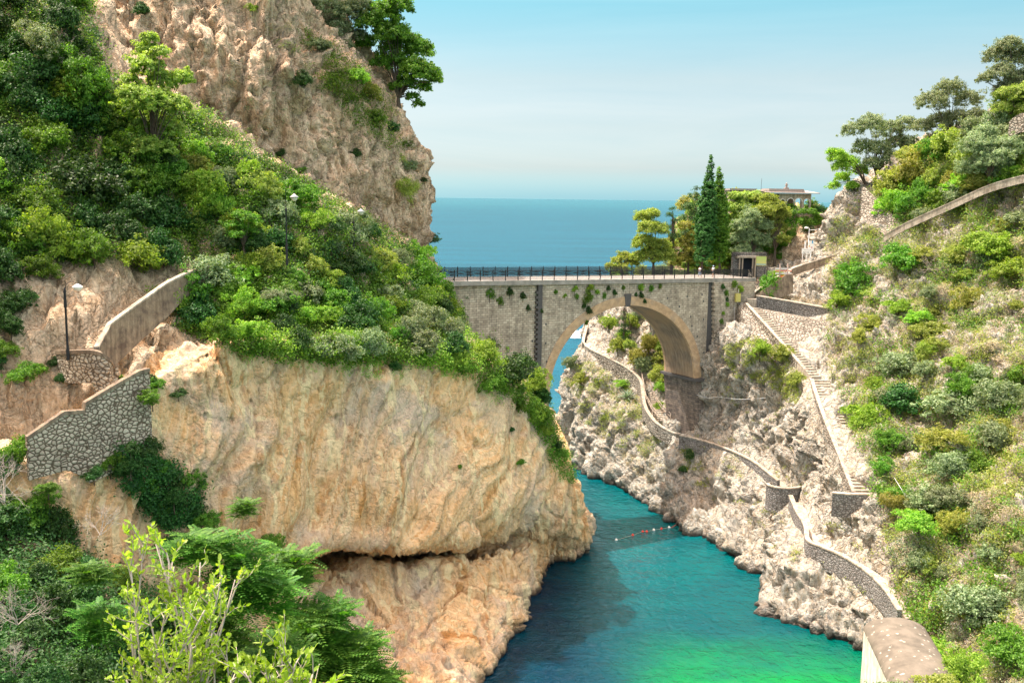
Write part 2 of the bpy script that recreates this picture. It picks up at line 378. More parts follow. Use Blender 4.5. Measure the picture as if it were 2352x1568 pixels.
def d_warm(G, N):
    """smooth draped folds that swing left towards the cave, blocky near the top and on the lower slab"""
    zz = G[..., 2]; u = G[..., 0]*.67+G[..., 1]*.74
    bend = .021*np.clip(34-zz, 0, 24)**2*(1+.6*np.sin(u*.11+1))
    u2 = u+bend+fbm(np.stack([u*.06, zz*.05, u*0], -1), 3)*11
    up = np.clip((zz-24)/8, 0, 1); lo = np.clip((12.5-zz)/3, 0, 1); mid = 1-np.maximum(up, lo)*.6
    def band(f, zf, s0): return np.stack([u2*f, zz*zf, u*0+s0], -1)
    k1 = 1-np.abs(pn(band(.17, .03, 3)))*2; k2 = 1-np.abs(pn(band(.42, .045, 9)))*2; k3 = 1-np.abs(pn(band(1.1, .07, 15)))*2
    a = fbm(G*.09*np.array([1, 1, .6]), 3)*2.2+k1*.9*mid+k2*.5*mid+k3*.16+pn(band(2.6, .12, 21))*.10
    Q = G+np.stack([fbm(G*.2+k*7, 2) for k in range(3)], -1)*1.5
    a += facet(Q*.30*np.array([1, 1, .7]), 3)*1.3*up+facet(Q*.34*np.array([1, 1, .5]), 4)*.9*lo
    a += facet(Q*.95*np.array([1, 1, .5]), 5)*(.10+.42*lo+.42*up)+fbm(G*.5+1, 4, True)*.3*up+fbm(G*2.2+3, 3)*.07
    a -= cracks(Q*np.array([1, 1, .8]), .22, .035, 5)*(.15+.7*np.maximum(up, lo))+cracks(np.stack([u2, u*0, zz*.25], -1), .35, .04, 8)*.35
    pit = fbm(G*np.array([.35, .35, .5])+50, 2); a -= np.clip(pit-.42, 0, 1)*4*mid
    att = .5+.32*pn(band(.75, .035, 33))+.20*pn(band(2.3, .06, 41))
    return G+N*(a*np.clip((zz+2.5)/3, .3, 1)*calm(G))[..., None], att
def row(*pts):
    out = []
    for p in pts:
        x, y, Y = p[:3]
        out.append(atz(x, y, Y) if len(p) == 4 else at(x, y, Y))
    return out
def W(x, y, z=0): return (x, y, z, 'z')
# ------------------------------------------------------------ near warm cliff (overhang)
top1 = [(-150,1100,68),(110,1080,73),(340,900,79),(560,800,85),(750,815,91),(930,820,98),(1080,850,104),(1190,940,110),(1250,1010,115),(1288,1080,121),(1275,1085,134),(1240,1090,150)]
warm = [row((-150,1010,82),(110,1000,86),(340,830,92),(560,740,99),(750,760,105),(930,765,111),(1080,805,116),(1180,890,120),(1240,970,124),(1270,1050,129),(1265,1060,140),(1235,1070,155)),
 row((-150,1060,70),(110,1050,75),(340,870,81),(560,775,87),(750,790,93),(930,795,100),(1080,830,106),(1188,920,111.5),(1246,992,116.5),(1282,1066,123),(1272,1072,135),(1238,1080,150)),
 row(*top1),
 row((-150,1250,67),(120,1200,72),(345,1020,78),(560,930,84.5),(750,950,90.5),(930,960,96.5),(1085,980,102),(1205,1030,108.5),(1272,1075,115),(1308,1120,121.5),(1296,1125,135),(1250,1130,150)),
 row((-150,1400,66),(120,1330,71),(350,1140,77.5),(560,1060,84),(755,1080,89),(935,1090,94.2),(1090,1100,100),(1215,1120,107),(1288,1140,115),(1326,1165,121.5),(1310,1170,136),(1260,1170,150)),
 row((-150,1500,65.5),(120,1430,70.5),(350,1240,77),(570,1190,83.6),(745,1195,88.2),(940,1195,93),(1095,1185,99.5),(1222,1180,107),(1298,1190,115),(1340,1200,122),(1325,1205,137),(1270,1200,150)),
 row((-150,1580,65),(120,1520,70),(350,1330,77),(600,1300,84.3),(735,1258,88.6),(945,1264,93.6),(1097,1246,100.5),(1208,1222,108),(1300,1226,116),(1343,1228,122.5),(1328,1232,137),(1275,1225,150)),
 row((-150,1600,65.5),(120,1540,70.5),(350,1350,77.5),(606,1312,86),(746,1240,103),(955,1240,107),(1098,1236,109),(1214,1226,111.5),(1292,1240,118),(1342,1240,122.8),(1328,1240,137),(1275,1235,150)),
 row((-150,1620,66),(120,1560,71),(350,1370,78),(612,1325,87),(750,1318,103),(955,1318,107),(1100,1290,108),(1214,1244,111),(1282,1248,118.5),(1341,1244,122.9),(1328,1244,137),(1275,1238,150)),
 row((-150,1640,66),(120,1590,71),(350,1400,78),(620,1345,86),(765,1300,93),(955,1294,96.6),(1105,1274,102),(1216,1252,109.5),(1272,1258,119),(1341,1248,123),(1328,1250,137),(1275,1240,150)),
 row((-150,1800,60),(120,1740,66),(350,1600,74),(640,1480,82),(800,1430,88),(975,1385,93.5),(1120,1335,100),(1220,1285,108),(1258,1272,118.5),(1340,1260,123.3),(1328,1258,137),(1275,1250,150)),
 row(W(-400,2500),W(50,2350),W(330,2150),W(620,1960),W(850,1790),W(1040,1640),W(1165,1480),W(1232,1350),W(1262,1287),W(1338,1272),W(1320,1230),W(1270,1180)),
 row(W(-420,2530,-6),W(40,2380,-6),W(330,2180,-6),W(630,1990,-6),W(860,1820,-6),W(1055,1665,-6),W(1185,1500,-6),W(1250,1370,-6),W(1270,1302,-6),W(1348,1284,-6),W(1328,1242,-6),W(1270,1190,-6))]
tag(terrain('cliff_overhang', warm, d_warm, M['rock_warm'], .22), 'warm tan limestone cliff face bulging over a low cave above the water', 'cliff', kind='structure')
# ------------------------------------------------------------ slope behind it
slope = [row((-150,-160,116),(150,-60,116),(330,140,114),(520,290,114),(700,410,116),(830,490,124),(950,570,131),(1030,640,134),(1090,690,136),(1160,790,138),(1215,890,140),(1270,960,142)),
 row((-150,-60,108),(150,30,108),(330,215,107),(520,340,107),(700,450,111),(830,520,119),(945,600,126),(1025,670,130),(1080,725,132),(1150,820,133),(1205,915,136),(1265,980,139)),
 row((-150,300,95),(120,350,96),(340,480,98),(560,560,99),(750,600,104),(900,650,112),(1000,710,119),(1060,765,124),(1130,850,127),(1190,930,130),(1250,1000,135)
 ,(1290,1020,140)),
 row((-150,640,84),(120,640,86),(340,660,90),(560,680,94),(750,720,99),(910,745,107),(1030,785,113),(1110,840,117),(1170,900,121),(1215,965,125),(1265,1030,130),(1300,1060,136)),
 row((-150,900,78),(110,860,81),(330,800,86),(560,770,91),(750,790,97),(920,800,104),(1060,830,110),(1150,890,114),(1205,950,117),(1240,1010,121),(1275,1060,127),(1300,1090,134)),
 row((-150,1100,74),(110,1060,78),(330,880,84),(560,830,89),(750,840,95),(930,850,102),(1075,880,107),(1170,950,112),(1225,1010,116),(1255,1060,120),(1280,1100,127),(1300,1120,134))]
tag(terrain('slope', slope, d_rock(1.0, .3, .8), M['rock_grey'], .45), 'brown rock and earth slope between the two cliff faces', 'slope', kind='structure')
# ------------------------------------------------------------ tall grey cliff
up = [row((-150,-420,132),(80,-420,130),(280,-420,128),(460,-420,129),(570,-420,132),(620,-420,137),(650,-420,142),(670,-420,148),(640,-420,162),(560,-420,190)),
 row((-150,-220,130),(80,-220,127),(280,-220,125),(460,-220,126),(580,-220,130),(640,-220,135),(680,-220,140),(706,-220,146),(680,-220,160),(600,-220,190)),
 row((-150,0,126),(80,0,123),(290,0,121),(470,0,121.5),(600,0,125),(680,10,130),(740,20,136),(775,30,143),(755,20,158),(680,0,185)),
 row((-150,180,122),(90,180,119),(300,180,118),(480,180,118),(630,180,121),(740,180,126),(815,180,132),(862,185,140),(850,170,155),(770,150,182)),
 row((-150,330,120),(95,320,117.5),(310,300,117),(490,300,117),(640,300,120),(760,310,125),(862,320,131),(928,325,138.5),(915,315,152),(840,300,180)),
 row((-150,450,118),(100,430,117),(320,410,116),(500,410,116.5),(650,420,119),(775,430,124),(885,430,130.5),(968,430,138),(955,425,152),(880,420,180)),
 row((-150,560,117),(105,540,116),(330,520,115.5),(510,520,116),(660,530,119),(780,540,123.5),(885,550,130),(955,560,137.5),(942,560,151),(880,560,180)),
 row((-150,700,117),(105,680,116),(330,660,116),(515,660,117),(670,670,120),(790,680,124.5),(895,690,131),(985,660,137),(972,660,151),(890,660,180)),
 row((-150,900,120),(105,900,118),(330,880,118),(515,880,118),(670,880,121),(790,880,126),(895,860,132),(1000,800,137),(985,800,152),(900,800,180))]
tag(terrain('cliff_wall', up, d_rock(1.15, .15, .14, .22, .07, 1.3, 1.3), M['rock_grey'], .27), 'tall grey and tan limestone cliff rising over the road and out of the picture', 'cliff', kind='structure')
# ------------------------------------------------------------ headland beyond the bridge
hd = [row((1392,720,212),(1420,690,200),(1450,665,194),(1520,650,188),(1600,640,184),(1700,640,181)),
 row((1380,712,205),(1405,680,194),(1450,655,187),(1520,645,180),(1600,640,176),(1700,640,173)),
 row((1356,745,200),(1380,715,188),(1430,710,182),(1490,715,176),(1555,715,172),(1680,715,169)),
 row((1338,800,193),(1362,765,181),(1418,775,175),(1480,790,169),(1545,790,165),(1660,790,164)),
 row((1326,830,189),(1348,798,176),(1405,822,170),(1465,850,164),(1535,850,161),(1650,850,161)),
 row((1300,895,183),(1342,860,173.5),(1408,890,167),(1472,925,160),(1545,940,154),(1650,940,154)),
 row((1286,945,179),(1334,930,170.5),(1402,960,162.5),(1468,985,155),(1550,1003,147.5),(1650,1020,150)),
 row((1284,1000,176),(1328,1000,168),(1410,1040,158),(1485,1075,149.5),(1555,1090,143),(1640,1100,143)),
 row(W(1286,1055),W(1325,1070),W(1422,1117),W(1500,1161),W(1556,1203),W(1620,1215)),
 row(W(1282,1075,-6),W(1322,1092,-6),W(1415,1140,-6),W(1490,1185,-6),W(1545,1228,-6),W(1610,1240,-6))]
tag(terrain('headland', hd, d_rock(.9, .35, .4, .22, .12, .8, 1.2), M['rock_pale'], .26), 'pale rocky headland seen through the arch', 'headland', kind='structure')
tw = [row((1560,520,215),(1610,475,210),(1680,462,207),(1720,460,205),(1790,482,204),(1865,488,203),(1888,500,207),(1892,520,220)),
 row((1552,540,198),(1592,490,190),(1665,470,186),(1715,468,183),(1785,490,181),(1858,492,180),(1886,500,186),(1888,510,210)),
 row((1545,580,192),(1580,530,184),(1660,500,179),(1712,500,176.5),(1775,520,175.5),(1862,520,175.5),(1895,530,183),(1895,530,210)),
 row((1540,610,190),(1570,580,181),(1650,570,176),(1705,570,173),(1770,570,172),(1865,570,172),(1905,570,181),(1900,560,210)),
 row((1535,650,188),(1565,640,179),(1645,645,174),(1705,640,171),(1765,635,170),(1870,630,170),(1920,620,180),(1910,600,210)),
 row((1535,740,188),(1565,740,179),(1645,740,174),(1705,740,171),(1765,735,170),(1870,730,170),(1920,720,180),(1910,700,210))]
tag(terrain('crag', tw, d_rock(.8, .2, .5, .22, .12, .6), M['rock_grey'], .4), 'grey rock crag carrying the small villa', 'crag', kind='structure')
# ------------------------------------------------------------ sunlit cliff with the steps
def sh(p, dx, dy, dz=0): return at(*p)+np.array([dx, dy, dz]) if len(p) == 3 else atz(*p[:3])+np.array([dx, dy, dz])
Ppath = [W(1545,1003,10),W(1600,1018,10),W(1660,1038,9.8),W(1730,1075,9),W(1795,1128,8),W(1832,1190,7),W(1862,1250,6.5),W(1930,1290,6.2),W(2010,1350,5.5),W(2080,1440,4.6),W(2250,1560,5),W(2500,1700,8)]
rc = [row((1895,530,206),(1905,510,202),(1930,480,200),(1965,440,198),(2000,420,197),(2060,390,194),(2130,350,190),(2200,320,187),(2290,290,183),(2380,270,178),(2500,250,170),(2750,230,160)),
 row((1893,535,178),(1903,515,174),(1930,480,171),(1965,440,169),(2000,420,168),(2060,390,165),(2130,350,161),(2200,320,157),(2290,290,153),(2380,270,148),(2500,250,140),(2750,230,130)),
 row((1870,590,173),(1875,575,168),(1890,560,165),(1920,530,162),(1970,500,160),(2040,490,156),(2110,490,151),(2190,480,147),(2280,470,142),(2370,470,137),(2480,480,128),(2720,490,118)),
 row((1780,650,166),(1800,645,163),(1840,635,160),(1880,620,158),(1935,600,155),(2000,620,149),(2070,640,143),(2150,650,138),(2240,650,133),(2330,660,127),(2450,680,118),(2700,700,108)),
 row((1700,690,157),(1720,688,156),(1760,690,154),(1840,695,151),(1915,710,146),(1975,750,140),(2030,780,134),(2110,800,129),(2200,800,124),(2300,820,118),(2420,840,110),(2670,860,99)),
 row((1696,760,152),(1700,750,150),(1745,745,148.3),(1825,755,146),(1905,790,140),(1965,850,132),(2020,910,125),(2100,930,120),(2190,940,115),(2290,970,110),(2410,1000,102),(2660,1030,93)),
 row((1656,840,151),(1664,800,146),(1705,782,142.5),(1780,800,139.5),(1850,868,131),(1900,950,122.5),(1950,1050,114),(2030,1080,109.5),(2120,1100,105),(2220,1150,99),(2350,1200,92),(2600,1250,83)),
 row((1640,900,152),(1652,860,145.5),(1698,850,141.5),(1770,880,137.5),(1835,940,130),(1885,1020,121.5),(1930,1095,114),(2010,1130,108.5),(2100,1160,103.5),(2190,1230,97),(2330,1300,89),(2570,1370,80)),
 row((1630,965,150),(1645,935,145),(1695,935,141),(1762,965,136),(1822,1015,128.8),(1872,1080,120.5),(1912,1150,113),(1985,1195,106.5),(2070,1235,100.5),(2150,1320,93),(2300,1410,86),(2540,1500,77)),
 [sh(p, 1.2, 1.6, .2) for p in Ppath],
 [sh(p, 0, 0, 0) for p in Ppath],
 row((1540,1090,142),(1590,1110,139),(1645,1130,135),(1715,1170,128.5),(1765,1215,120.5),(1795,1260,114.5),(1815,1325,107),(1885,1370,103),(1990,1410,98.5),(2080,1500,92.5),(2270,1640,83),(2530,1790,75)),
 row(W(1532,1195),W(1585,1216),W(1642,1238),W(1702,1284),W(1735,1313),W(1760,1345),W(1767,1402),W(1840,1444),W(1965,1478),W(2100,1600),W(2300,1750),W(2600,1950)),
 row(W(1525,1215,-5),W(1575,1240,-5),W(1630,1264,-5),W(1688,1310,-5),W(1715,1340,-5),W(1735,1372,-5),W(1740,1425,-5),W(1815,1475,-5),W(1940,1512,-5),W(2090,1640,-5),W(2300,1800,-5),W(2600,2000,-5))]
tag(terrain('cliff_sunlit', rc, d_rock(1.0, .3, .32, .24, .12, .9, 1.3), M['rock_pale'], .24), 'pale sunlit limestone cliff with scrub rising to the skyline', 'cliff', kind='structure')

# ------------------------------------------------------------ the mountain side goes on beyond the left edge of the picture
ms = [[np.array([x, y, z]) for y in (-10, 15, 35, 52, 66, 78, 92)] for x, z in ((-75, 108), (-62, 96), (-55, 74), (-50, 52), (-46, 30), (-40, 14), (-34, 5), (-30, -4))]
for r_ in ms:
    for j, q in enumerate(r_): q[0] -= max(0, q[1]-52)*.42+(8-8*min(1, max(0, q[1])/30)); q[2] *= (.75, .9, 1, 1, 1, .95, .8)[j]
tag(terrain('mountain_side', ms, d_rock(1.0, .2, .6), M['rock_grey'], .9, keep=False), 'rocky mountain side continuing out of the picture at the left', 'mountain', kind='structure')
# ------------------------------------------------------------ built materials
def masonry(name, c1, c2, cm, sx, sy, bumpd=.03, coords='XZ', stain=.5):
    t = NT(name); tc = t.new('ShaderNodeTexCoord'); sp = t.new('ShaderNodeSeparateXYZ'); t.l.new(tc.outputs['Object'], sp.inputs[0])
    cb = t.new('ShaderNodeCombineXYZ'); u = sp.outputs[0]; 
    if coords == 'XYZ': u = t.math('ADD', sp.outputs[0], sp.outputs[1])
    t.l.new(u, cb.inputs[0]); t.l.new(sp.outputs[2], cb.inputs[1])
    v = cb.outputs[0]
    # uneven courses
    w = t.new('ShaderNodeVectorMath', operation='ADD'); t.l.new(v, w.inputs[0])
    nz = t.new('ShaderNodeTexNoise'); t.l.new(v, nz.inputs['Vector']); nz.inputs['Scale'].default_value = .8
    sc_ = t.new('ShaderNodeVectorMath', operation='SCALE'); t.l.new(nz.outputs['Color'], sc_.inputs[0]); sc_.inputs['Scale'].default_value = .25
    t.l.new(sc_.outputs[0], w.inputs[1])
    b = t.new('ShaderNodeTexBrick'); t.l.new(w.outputs[0], b.inputs['Vector'])
    b.inputs['Color1'].default_value = (*c1, 1); b.inputs['Color2'].default_value = (*c2, 1); b.inputs['Mortar'].default_value = (*cm, 1)
    b.inputs['Scale'].default_value = 1; b.inputs['Brick Width'].default_value = sx; b.inputs['Row Height'].default_value = sy
    b.inputs['Mortar Size'].default_value = .025; b.inputs['Mortar Smooth'].default_value = .3
    n = t.noise(tc.outputs['Object'], .5, 6, .6); n2 = t.noise(tc.outputs['Object'], 3, 6, .7)
    st = t.noise(t.coord(scale=(1.6, 1.6, .22)), 1.1, 5, .6)
    c = t.mix(stain, b.outputs['Color'], t.ramp(n, [(.35, .45), (.6, 1)]), 'MULTIPLY')
    c = t.mix(stain*.8, c, t.ramp(st, [(.38, .35), (.55, 1)]), 'MULTIPLY')
    c = t.mix(.5, c, t.ramp(n2, [(.35, .6), (.6, 1)]), 'MULTIPLY')
    h = t.math('ADD', t.math('MULTIPLY', b.outputs['Fac'], -1), t.math('MULTIPLY', n2, .8))
    return t.out(c, .9, t.bump(h, .8, bumpd))
def rubble(name, c1, c2, cm, scale, bd=.08, sq=1.25):
    t = NT(name); v = t.coord(scale=(1, 1, sq))
    nz = t.new('ShaderNodeTexNoise'); t.l.new(v, nz.inputs['Vector']); nz.inputs['Scale'].default_value = 2.5
    e = t.vor(v, scale); vc = t.new('ShaderNodeTexVoronoi'); t.l.new(v, vc.inputs['Vector']); vc.inputs['Scale'].default_value = scale
    hs = t.new('ShaderNodeSeparateColor'); t.l.new(vc.outputs['Color'], hs.inputs[0])
    st = t.mix(hs.outputs[0], c1, c2)
    n = t.noise(v, 7, 5, .65); big = t.noise(v, .35, 4)
    st = t.mix(.5, st, t.ramp(n, [(.3, .5), (.65, 1)]), 'MULTIPLY')
    c = t.mix(t.ramp(e, [(.04, 0), (.13, 1)]), cm, st)
    c = t.mix(.45, c, t.ramp(big, [(.35, .5), (.6, 1)]), 'MULTIPLY')
    h = t.math('ADD', t.ramp(e, [(0, 0), (.22, 1)]), t.math('MULTIPLY', n, .3))
    return t.out(c, .92, t.bump(h, .9, bd))
M['ashlar'] = masonry('grey_masonry', (.68,.59,.46), (.46,.39,.30), (.24,.20,.16), .66, .30, stain=.55)
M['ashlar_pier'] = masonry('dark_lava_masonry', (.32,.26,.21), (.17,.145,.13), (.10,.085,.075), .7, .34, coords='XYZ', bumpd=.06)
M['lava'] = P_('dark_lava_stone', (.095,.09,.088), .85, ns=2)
M['rubble'] = rubble('rubble_stone', (.48,.44,.37), (.30,.27,.22), (.10,.085,.065), 2.2, .12)
M['rubble_grey'] = rubble('rubble_grey', (.36,.35,.33), (.24,.23,.22), (.11,.10,.09), 3.0)
M['rubble_round'] = rubble('rounded_stones', (.66,.58,.46), (.48,.41,.32), (.13,.10,.07), 2.6, .1)
def stained(name, c, d):
    t = NT(name); v = t.coord(); n = t.noise(v, 1.2, 6, .65); st = t.noise(t.coord(scale=(2.2, 2.2, .25)), 1.3, 6, .65); n3 = t.noise(v, 9, 5, .7)
    k = t.mix(t.ramp(n, [(.35, 0), (.62, 1)]), d, c); k = t.mix(.7, k, t.ramp(st, [(.38, .45), (.55, 1)]), 'MULTIPLY'); k = t.mix(.5, k, t.ramp(n3, [(.35, .6), (.6, 1)]), 'MULTIPLY')
    return t.out(k, .92, t.bump(t.math('ADD', n, n3), .5, .06))
M['concrete'] = stained('weathered_concrete', (.34,.27,.19), (.17,.13,.10))
M['plaster'] = stained('white_plaster', (.80,.77,.70), (.58,.52,.43))
M['concrete_lt'] = stained('pale_concrete', (.50,.45,.37), (.33,.28,.22))
M['asphalt'] = P_('pale_road', (.30,.285,.26), .9, ns=2)
M['iron'] = P_('dark_iron', (.025,.027,.03), .5)
M['white'] = P_('white_paint', (.78,.77,.74), .6, ns=2)
M['wood'] = P_('grey_wood', (.36,.30,.24), .9, ns=4)
M['bark'] = P_('bark', (.13,.10,.075), .95, ns=5, var=.8)
M['twig'] = P_('dry_twig', (.40,.35,.30), .9, ns=5)
M['roof'] = P_('roof_tiles', (.30,.26,.24), .9, ns=3)
def brick_ring():
    t = NT('arch_brick'); tc = t.new('ShaderNodeTexCoord'); sp = t.new('ShaderNodeSeparateXYZ'); t.l.new(tc.outputs['Object'], sp.inputs[0])
    a = t.math('ARCTAN2', t.math('SUBTRACT', sp.outputs[2], 19.0), t.math('SUBTRACT', sp.outputs[0], .95))
    w = t.math('FRACT', t.math('MULTIPLY', a, 60)); sl_ = t.ramp(w, [(.0, .45), (.12, 1), (.88, 1), (1, .45)])
    n = t.noise(tc.outputs['Object'], 1.5, 5); n2 = t.noise(tc.outputs['Object'], .5, 4)
    c = t.mix(t.ramp(n, [(.35, 0), (.65, 1)]), (.58,.40,.24), (.40,.27,.16))
    c = t.mix(t.ramp(n2, [(.5, 0), (.75, .6)]), c, (.36,.31,.26))
    return t.out(t.mix(.8, c, sl_, 'MULTIPLY'), .9, t.bump(sl_, .6, .03))
M['brick'] = brick_ring()
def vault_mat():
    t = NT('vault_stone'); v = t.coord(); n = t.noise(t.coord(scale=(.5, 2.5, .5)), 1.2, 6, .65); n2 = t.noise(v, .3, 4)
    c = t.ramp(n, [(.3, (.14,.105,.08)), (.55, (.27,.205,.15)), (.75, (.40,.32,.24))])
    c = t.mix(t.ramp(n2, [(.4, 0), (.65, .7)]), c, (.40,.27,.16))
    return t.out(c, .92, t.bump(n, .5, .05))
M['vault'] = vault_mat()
# ------------------------------------------------------------ the bridge, x along it, y away from us
BO = at(1430, 640, 139); BTH = math.radians(30); BW = 7.0
bridge = empty('stone_bridge', (BO[0], BO[1], 0), BTH, 'high grey stone bridge with one round arch crossing the inlet', 'bridge')
def bw(s, t, z): return np.array([BO[0]+s*math.cos(BTH)-t*math.sin(BTH), BO[1]+s*math.sin(BTH)+t*math.cos(BTH), z])
def dz(s): return 34.05-.02*s
S0, AA, AB, Z0 = .95, 12.7, 11.4, 18.9
NA = 48
arc = [(S0+AA*math.cos(math.pi*(1-i/NA)), Z0+AB*math.sin(math.pi*(1-i/NA))) for i in range(NA+1)]
mb = MB()       # spandrel walls with the opening
L, Rr = -13.17, 15.7
def face(t, flip):
    for i in range(NA):
        (a, za), (b, zb) = arc[i], arc[i+1]
        q = [(a, t, za), (b, t, zb), (b, t, dz(b)-.6), (a, t, dz(a)-.6)]
        mb.add(q if not flip else q[::-1], [(0, 1, 2, 3)])
    for a, b, zz in ((L, arc[0][0], 4), (arc[-1][0], Rr, Z0-.02)):
        q = [(a, t, zz), (b, t, zz), (b, t, dz(b)-.6), (a, t, dz(a)-.6)]
        mb.add(q if not flip else q[::-1], [(0, 1, 2, 3)])
face(0, False); face(BW, True)
mb.add([(L, 0, 4), (L, BW, 4), (L, BW, dz(L)-.6), (L, 0, dz(L)-.6)], [(0, 1, 2, 3)])
mb.add([(Rr, 0, Z0-.02), (Rr, BW, Z0-.02), (Rr, BW, dz(Rr)-.6), (Rr, 0, dz(Rr)-.6)], [(0, 3, 2, 1)])
mb.build('spandrel_wall', M['ashlar'], bridge)
vb = MB()
for i in range(NA):
    (a, za), (b, zb) = arc[i], arc[i+1]
    vb.add([(a, 0, za), (b, 0, zb), (b, BW, zb), (a, BW, za)], [(3, 2, 1, 0)], True)
vb.add([(arc[0][0], 0, 4), (arc[0][0], BW, 4), (arc[0][0], BW, Z0), (arc[0][0], 0, Z0)], [(0, 1, 2, 3)])
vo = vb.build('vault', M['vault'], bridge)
TH = 1.25
for (tf, tb) in ((-.10, .3), (BW-.3, BW+.10)):
    n = 96; rb = MB()
    for i in range(n):
        w0, w1 = math.pi*(1-i/n), math.pi*(1-(i+1)/n)
        
        P = []
        for w in (w0, w1):
            for k in (-.02, TH): P.append((S0+(AA+k)*math.cos(w), Z0+(AB+k)*math.sin(w)))
        vs = [(P[0][0], tf, P[0][1]), (P[2][0], tf, P[2][1]), (P[3][0], tf, P[3][1]), (P[1][0], tf, P[1][1])]
        vs += [(x, tb, z) for x, _, z in vs]
        rb.add(vs, [(0, 1, 2, 3), (7, 6, 5, 4), (0, 4, 5, 1), (3, 2, 6, 7)])
    rb.build('arch_ring', M['brick'], bridge)
kb = MB(); kb.prism([(S0-.42, -.16, Z0+AB-.12), (S0+.42, -.16, Z0+AB-.12), (S0+.58, -.16, Z0+AB+1.62), (S0-.58, -.16, Z0+AB+1.62)], (0, .4, 0)); kb.build('keystone', M['lava'], bridge)
lb = MB()       # left abutment wall
lb.box((-30, .35, 2), (-13.82, BW-.1, 33.95)); lb.build('abutment', M['ashlar'], bridge)
rbm = MB(); rbm.prism([(17.75, -.45, 10), (24.5, -.45, 10), (24.5, -.45, 33.0), (16.45, -.45, 33.1)], (0, BW, 0)); rbm.build('abutment', M['ashlar'], bridge)
sb = MB(); sb.box((-13.82, -.12, 4), (-13.17, BW+.05, 33.7)); 
for k in range(60):
    z = 14+k*.33
    if k % 2 == 0 and z < 33: sb.box((-14.1, -.10, z), (-13.80, .42, z+.33))
sb.build('dark_pilaster', M['lava'], bridge)
sb = MB(); sb.prism([(15.7, .12, 18.8), (17.78, .12, 18.8), (16.48, .12, 33.2), (15.7, .12, 33.2)], (0, BW-.3, 0)); sb.build('dark_pilaster', M['lava'], bridge)
qb = MB()
for k in range(42):
    z = 19+k*.33; s = 17.75-(z-10)/23.1*1.3
    if k % 2 == 0: qb.box((s-.18, -.5, z), (s+.35, .1, z+.33))
qb.build('quoins', M['ashlar'], bridge)
# lower pier with its ledge
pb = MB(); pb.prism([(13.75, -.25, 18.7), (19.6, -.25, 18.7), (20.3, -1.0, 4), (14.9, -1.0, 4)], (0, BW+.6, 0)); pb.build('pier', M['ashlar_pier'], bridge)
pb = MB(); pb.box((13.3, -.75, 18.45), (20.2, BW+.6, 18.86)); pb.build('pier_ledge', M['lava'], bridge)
cb = MB()
cb.prism([(-31, -.28, dz(-31)-.62), (24.8, -.28, dz(24.8)-.62), (24.8, -.28, dz(24.8)-.02), (-31, -.28, dz(-31)-.02)], (0, .55, 0))
cb.prism([(-31, BW-.27, dz(-31)-.62), (24.8, BW-.27, dz(24.8)-.62), (24.8, BW-.27, dz(24.8)-.02), (-31, BW-.27, dz(-31)-.02)], (0, .55, 0))
cb.build('cornice', P_('cornice_stone', (.30,.28,.25), .9, ns=1.2, var=.7), bridge)
db = MB(); db.prism([(-31, .27, dz(-31)-.55), (24.6, .27, dz(24.6)-.55), (24.6, .27, dz(24.6)-.08), (-31, .27, dz(-31)-.08)], (0, BW-.54, 0)); db.build('deck', M['asphalt'], bridge)
# small drain holes
hb = MB(); hb.box((0, -.02, 0), (.22, .02, .3)); hp0 = hb.build('drain_hole', M['lava'], bridge); hp0.location = (4.6, 0, 30.6)
for s, z in  ((8, 30.9), (11.6, 31), (14.4, 31.2), (14.9, 27.5), (12.4, 28), (13.8, 25), (15.2, 22.5), (14.7, 30.2), (-12.6, 28.2), (-12.6, 25.6), (-12.4, 23.1), (-12.5, 20.6), (-14.5, 26), (-14.5, 23), (10.2, 29.6), (12.7, 26.6)):
    hq = hp0.copy(); col.objects.link(hq); hq.parent = bridge; hq.location = (s, .35 if s < -13.8 else 0, z)
# railings
def railing(t0, s0, s1, sp=1.86):
    n = int((s1-s0)/sp); pb = MB()
    top = lambda s: dz(s)+1.22
    for (h, w) in ((1.22, .03), (.10, .02), (.66, .012)):
        a, b = (s0, t0, dz(s0)+h), (s1, t0, dz(s1)+h)
        pb.prism([(s0, t0-w, dz(s0)+h-w), (s0, t0+w, dz(s0)+h-w), (s0, t0+w, dz(s0)+h+w), (s0, t0-w, dz(s0)+h+w)], (s1-s0, 0, dz(s1)-dz(s0)))
    k = int((s1-s0)/.155)
    for i in range(k):
        s = s0+.08+i*.155; z = dz(s); w = .028
        for (za, zb, da, db_) in ((.08, .62, 0, 0), (.62, .92, 0, .05), (.92, 1.22, .05, 0), (.62, .92, 0, -.05), (.92, 1.22, -.05, 0)):
            pb.add([(s-w+da, t0, z+za), (s+w+da, t0, z+za), (s+w+db_, t0, z+zb), (s-w+db_, t0, z+zb)], [(0, 1, 2, 3)])
    o = pb.build('railing', M['iron'], bridge)
    base = MB(); base.box((-.045, -.045, -.05), (.045, .045, 1.3)); base.lathe([(.0, 1.42), (.05, 1.36), (.03, 1.3)], seg=6)
    proto = None
    for i in range(n+1):
        s = s0+i*(s1-s0)/n
        if proto is None: p = proto = base.build('railing_post', M['iron'], o)
        else: p = proto.copy(); col.objects.link(p); p.parent = o
        p.location = (s, t0, dz(s))
railing(.0, -30, 24.2); railing(BW, -30, 14.5)
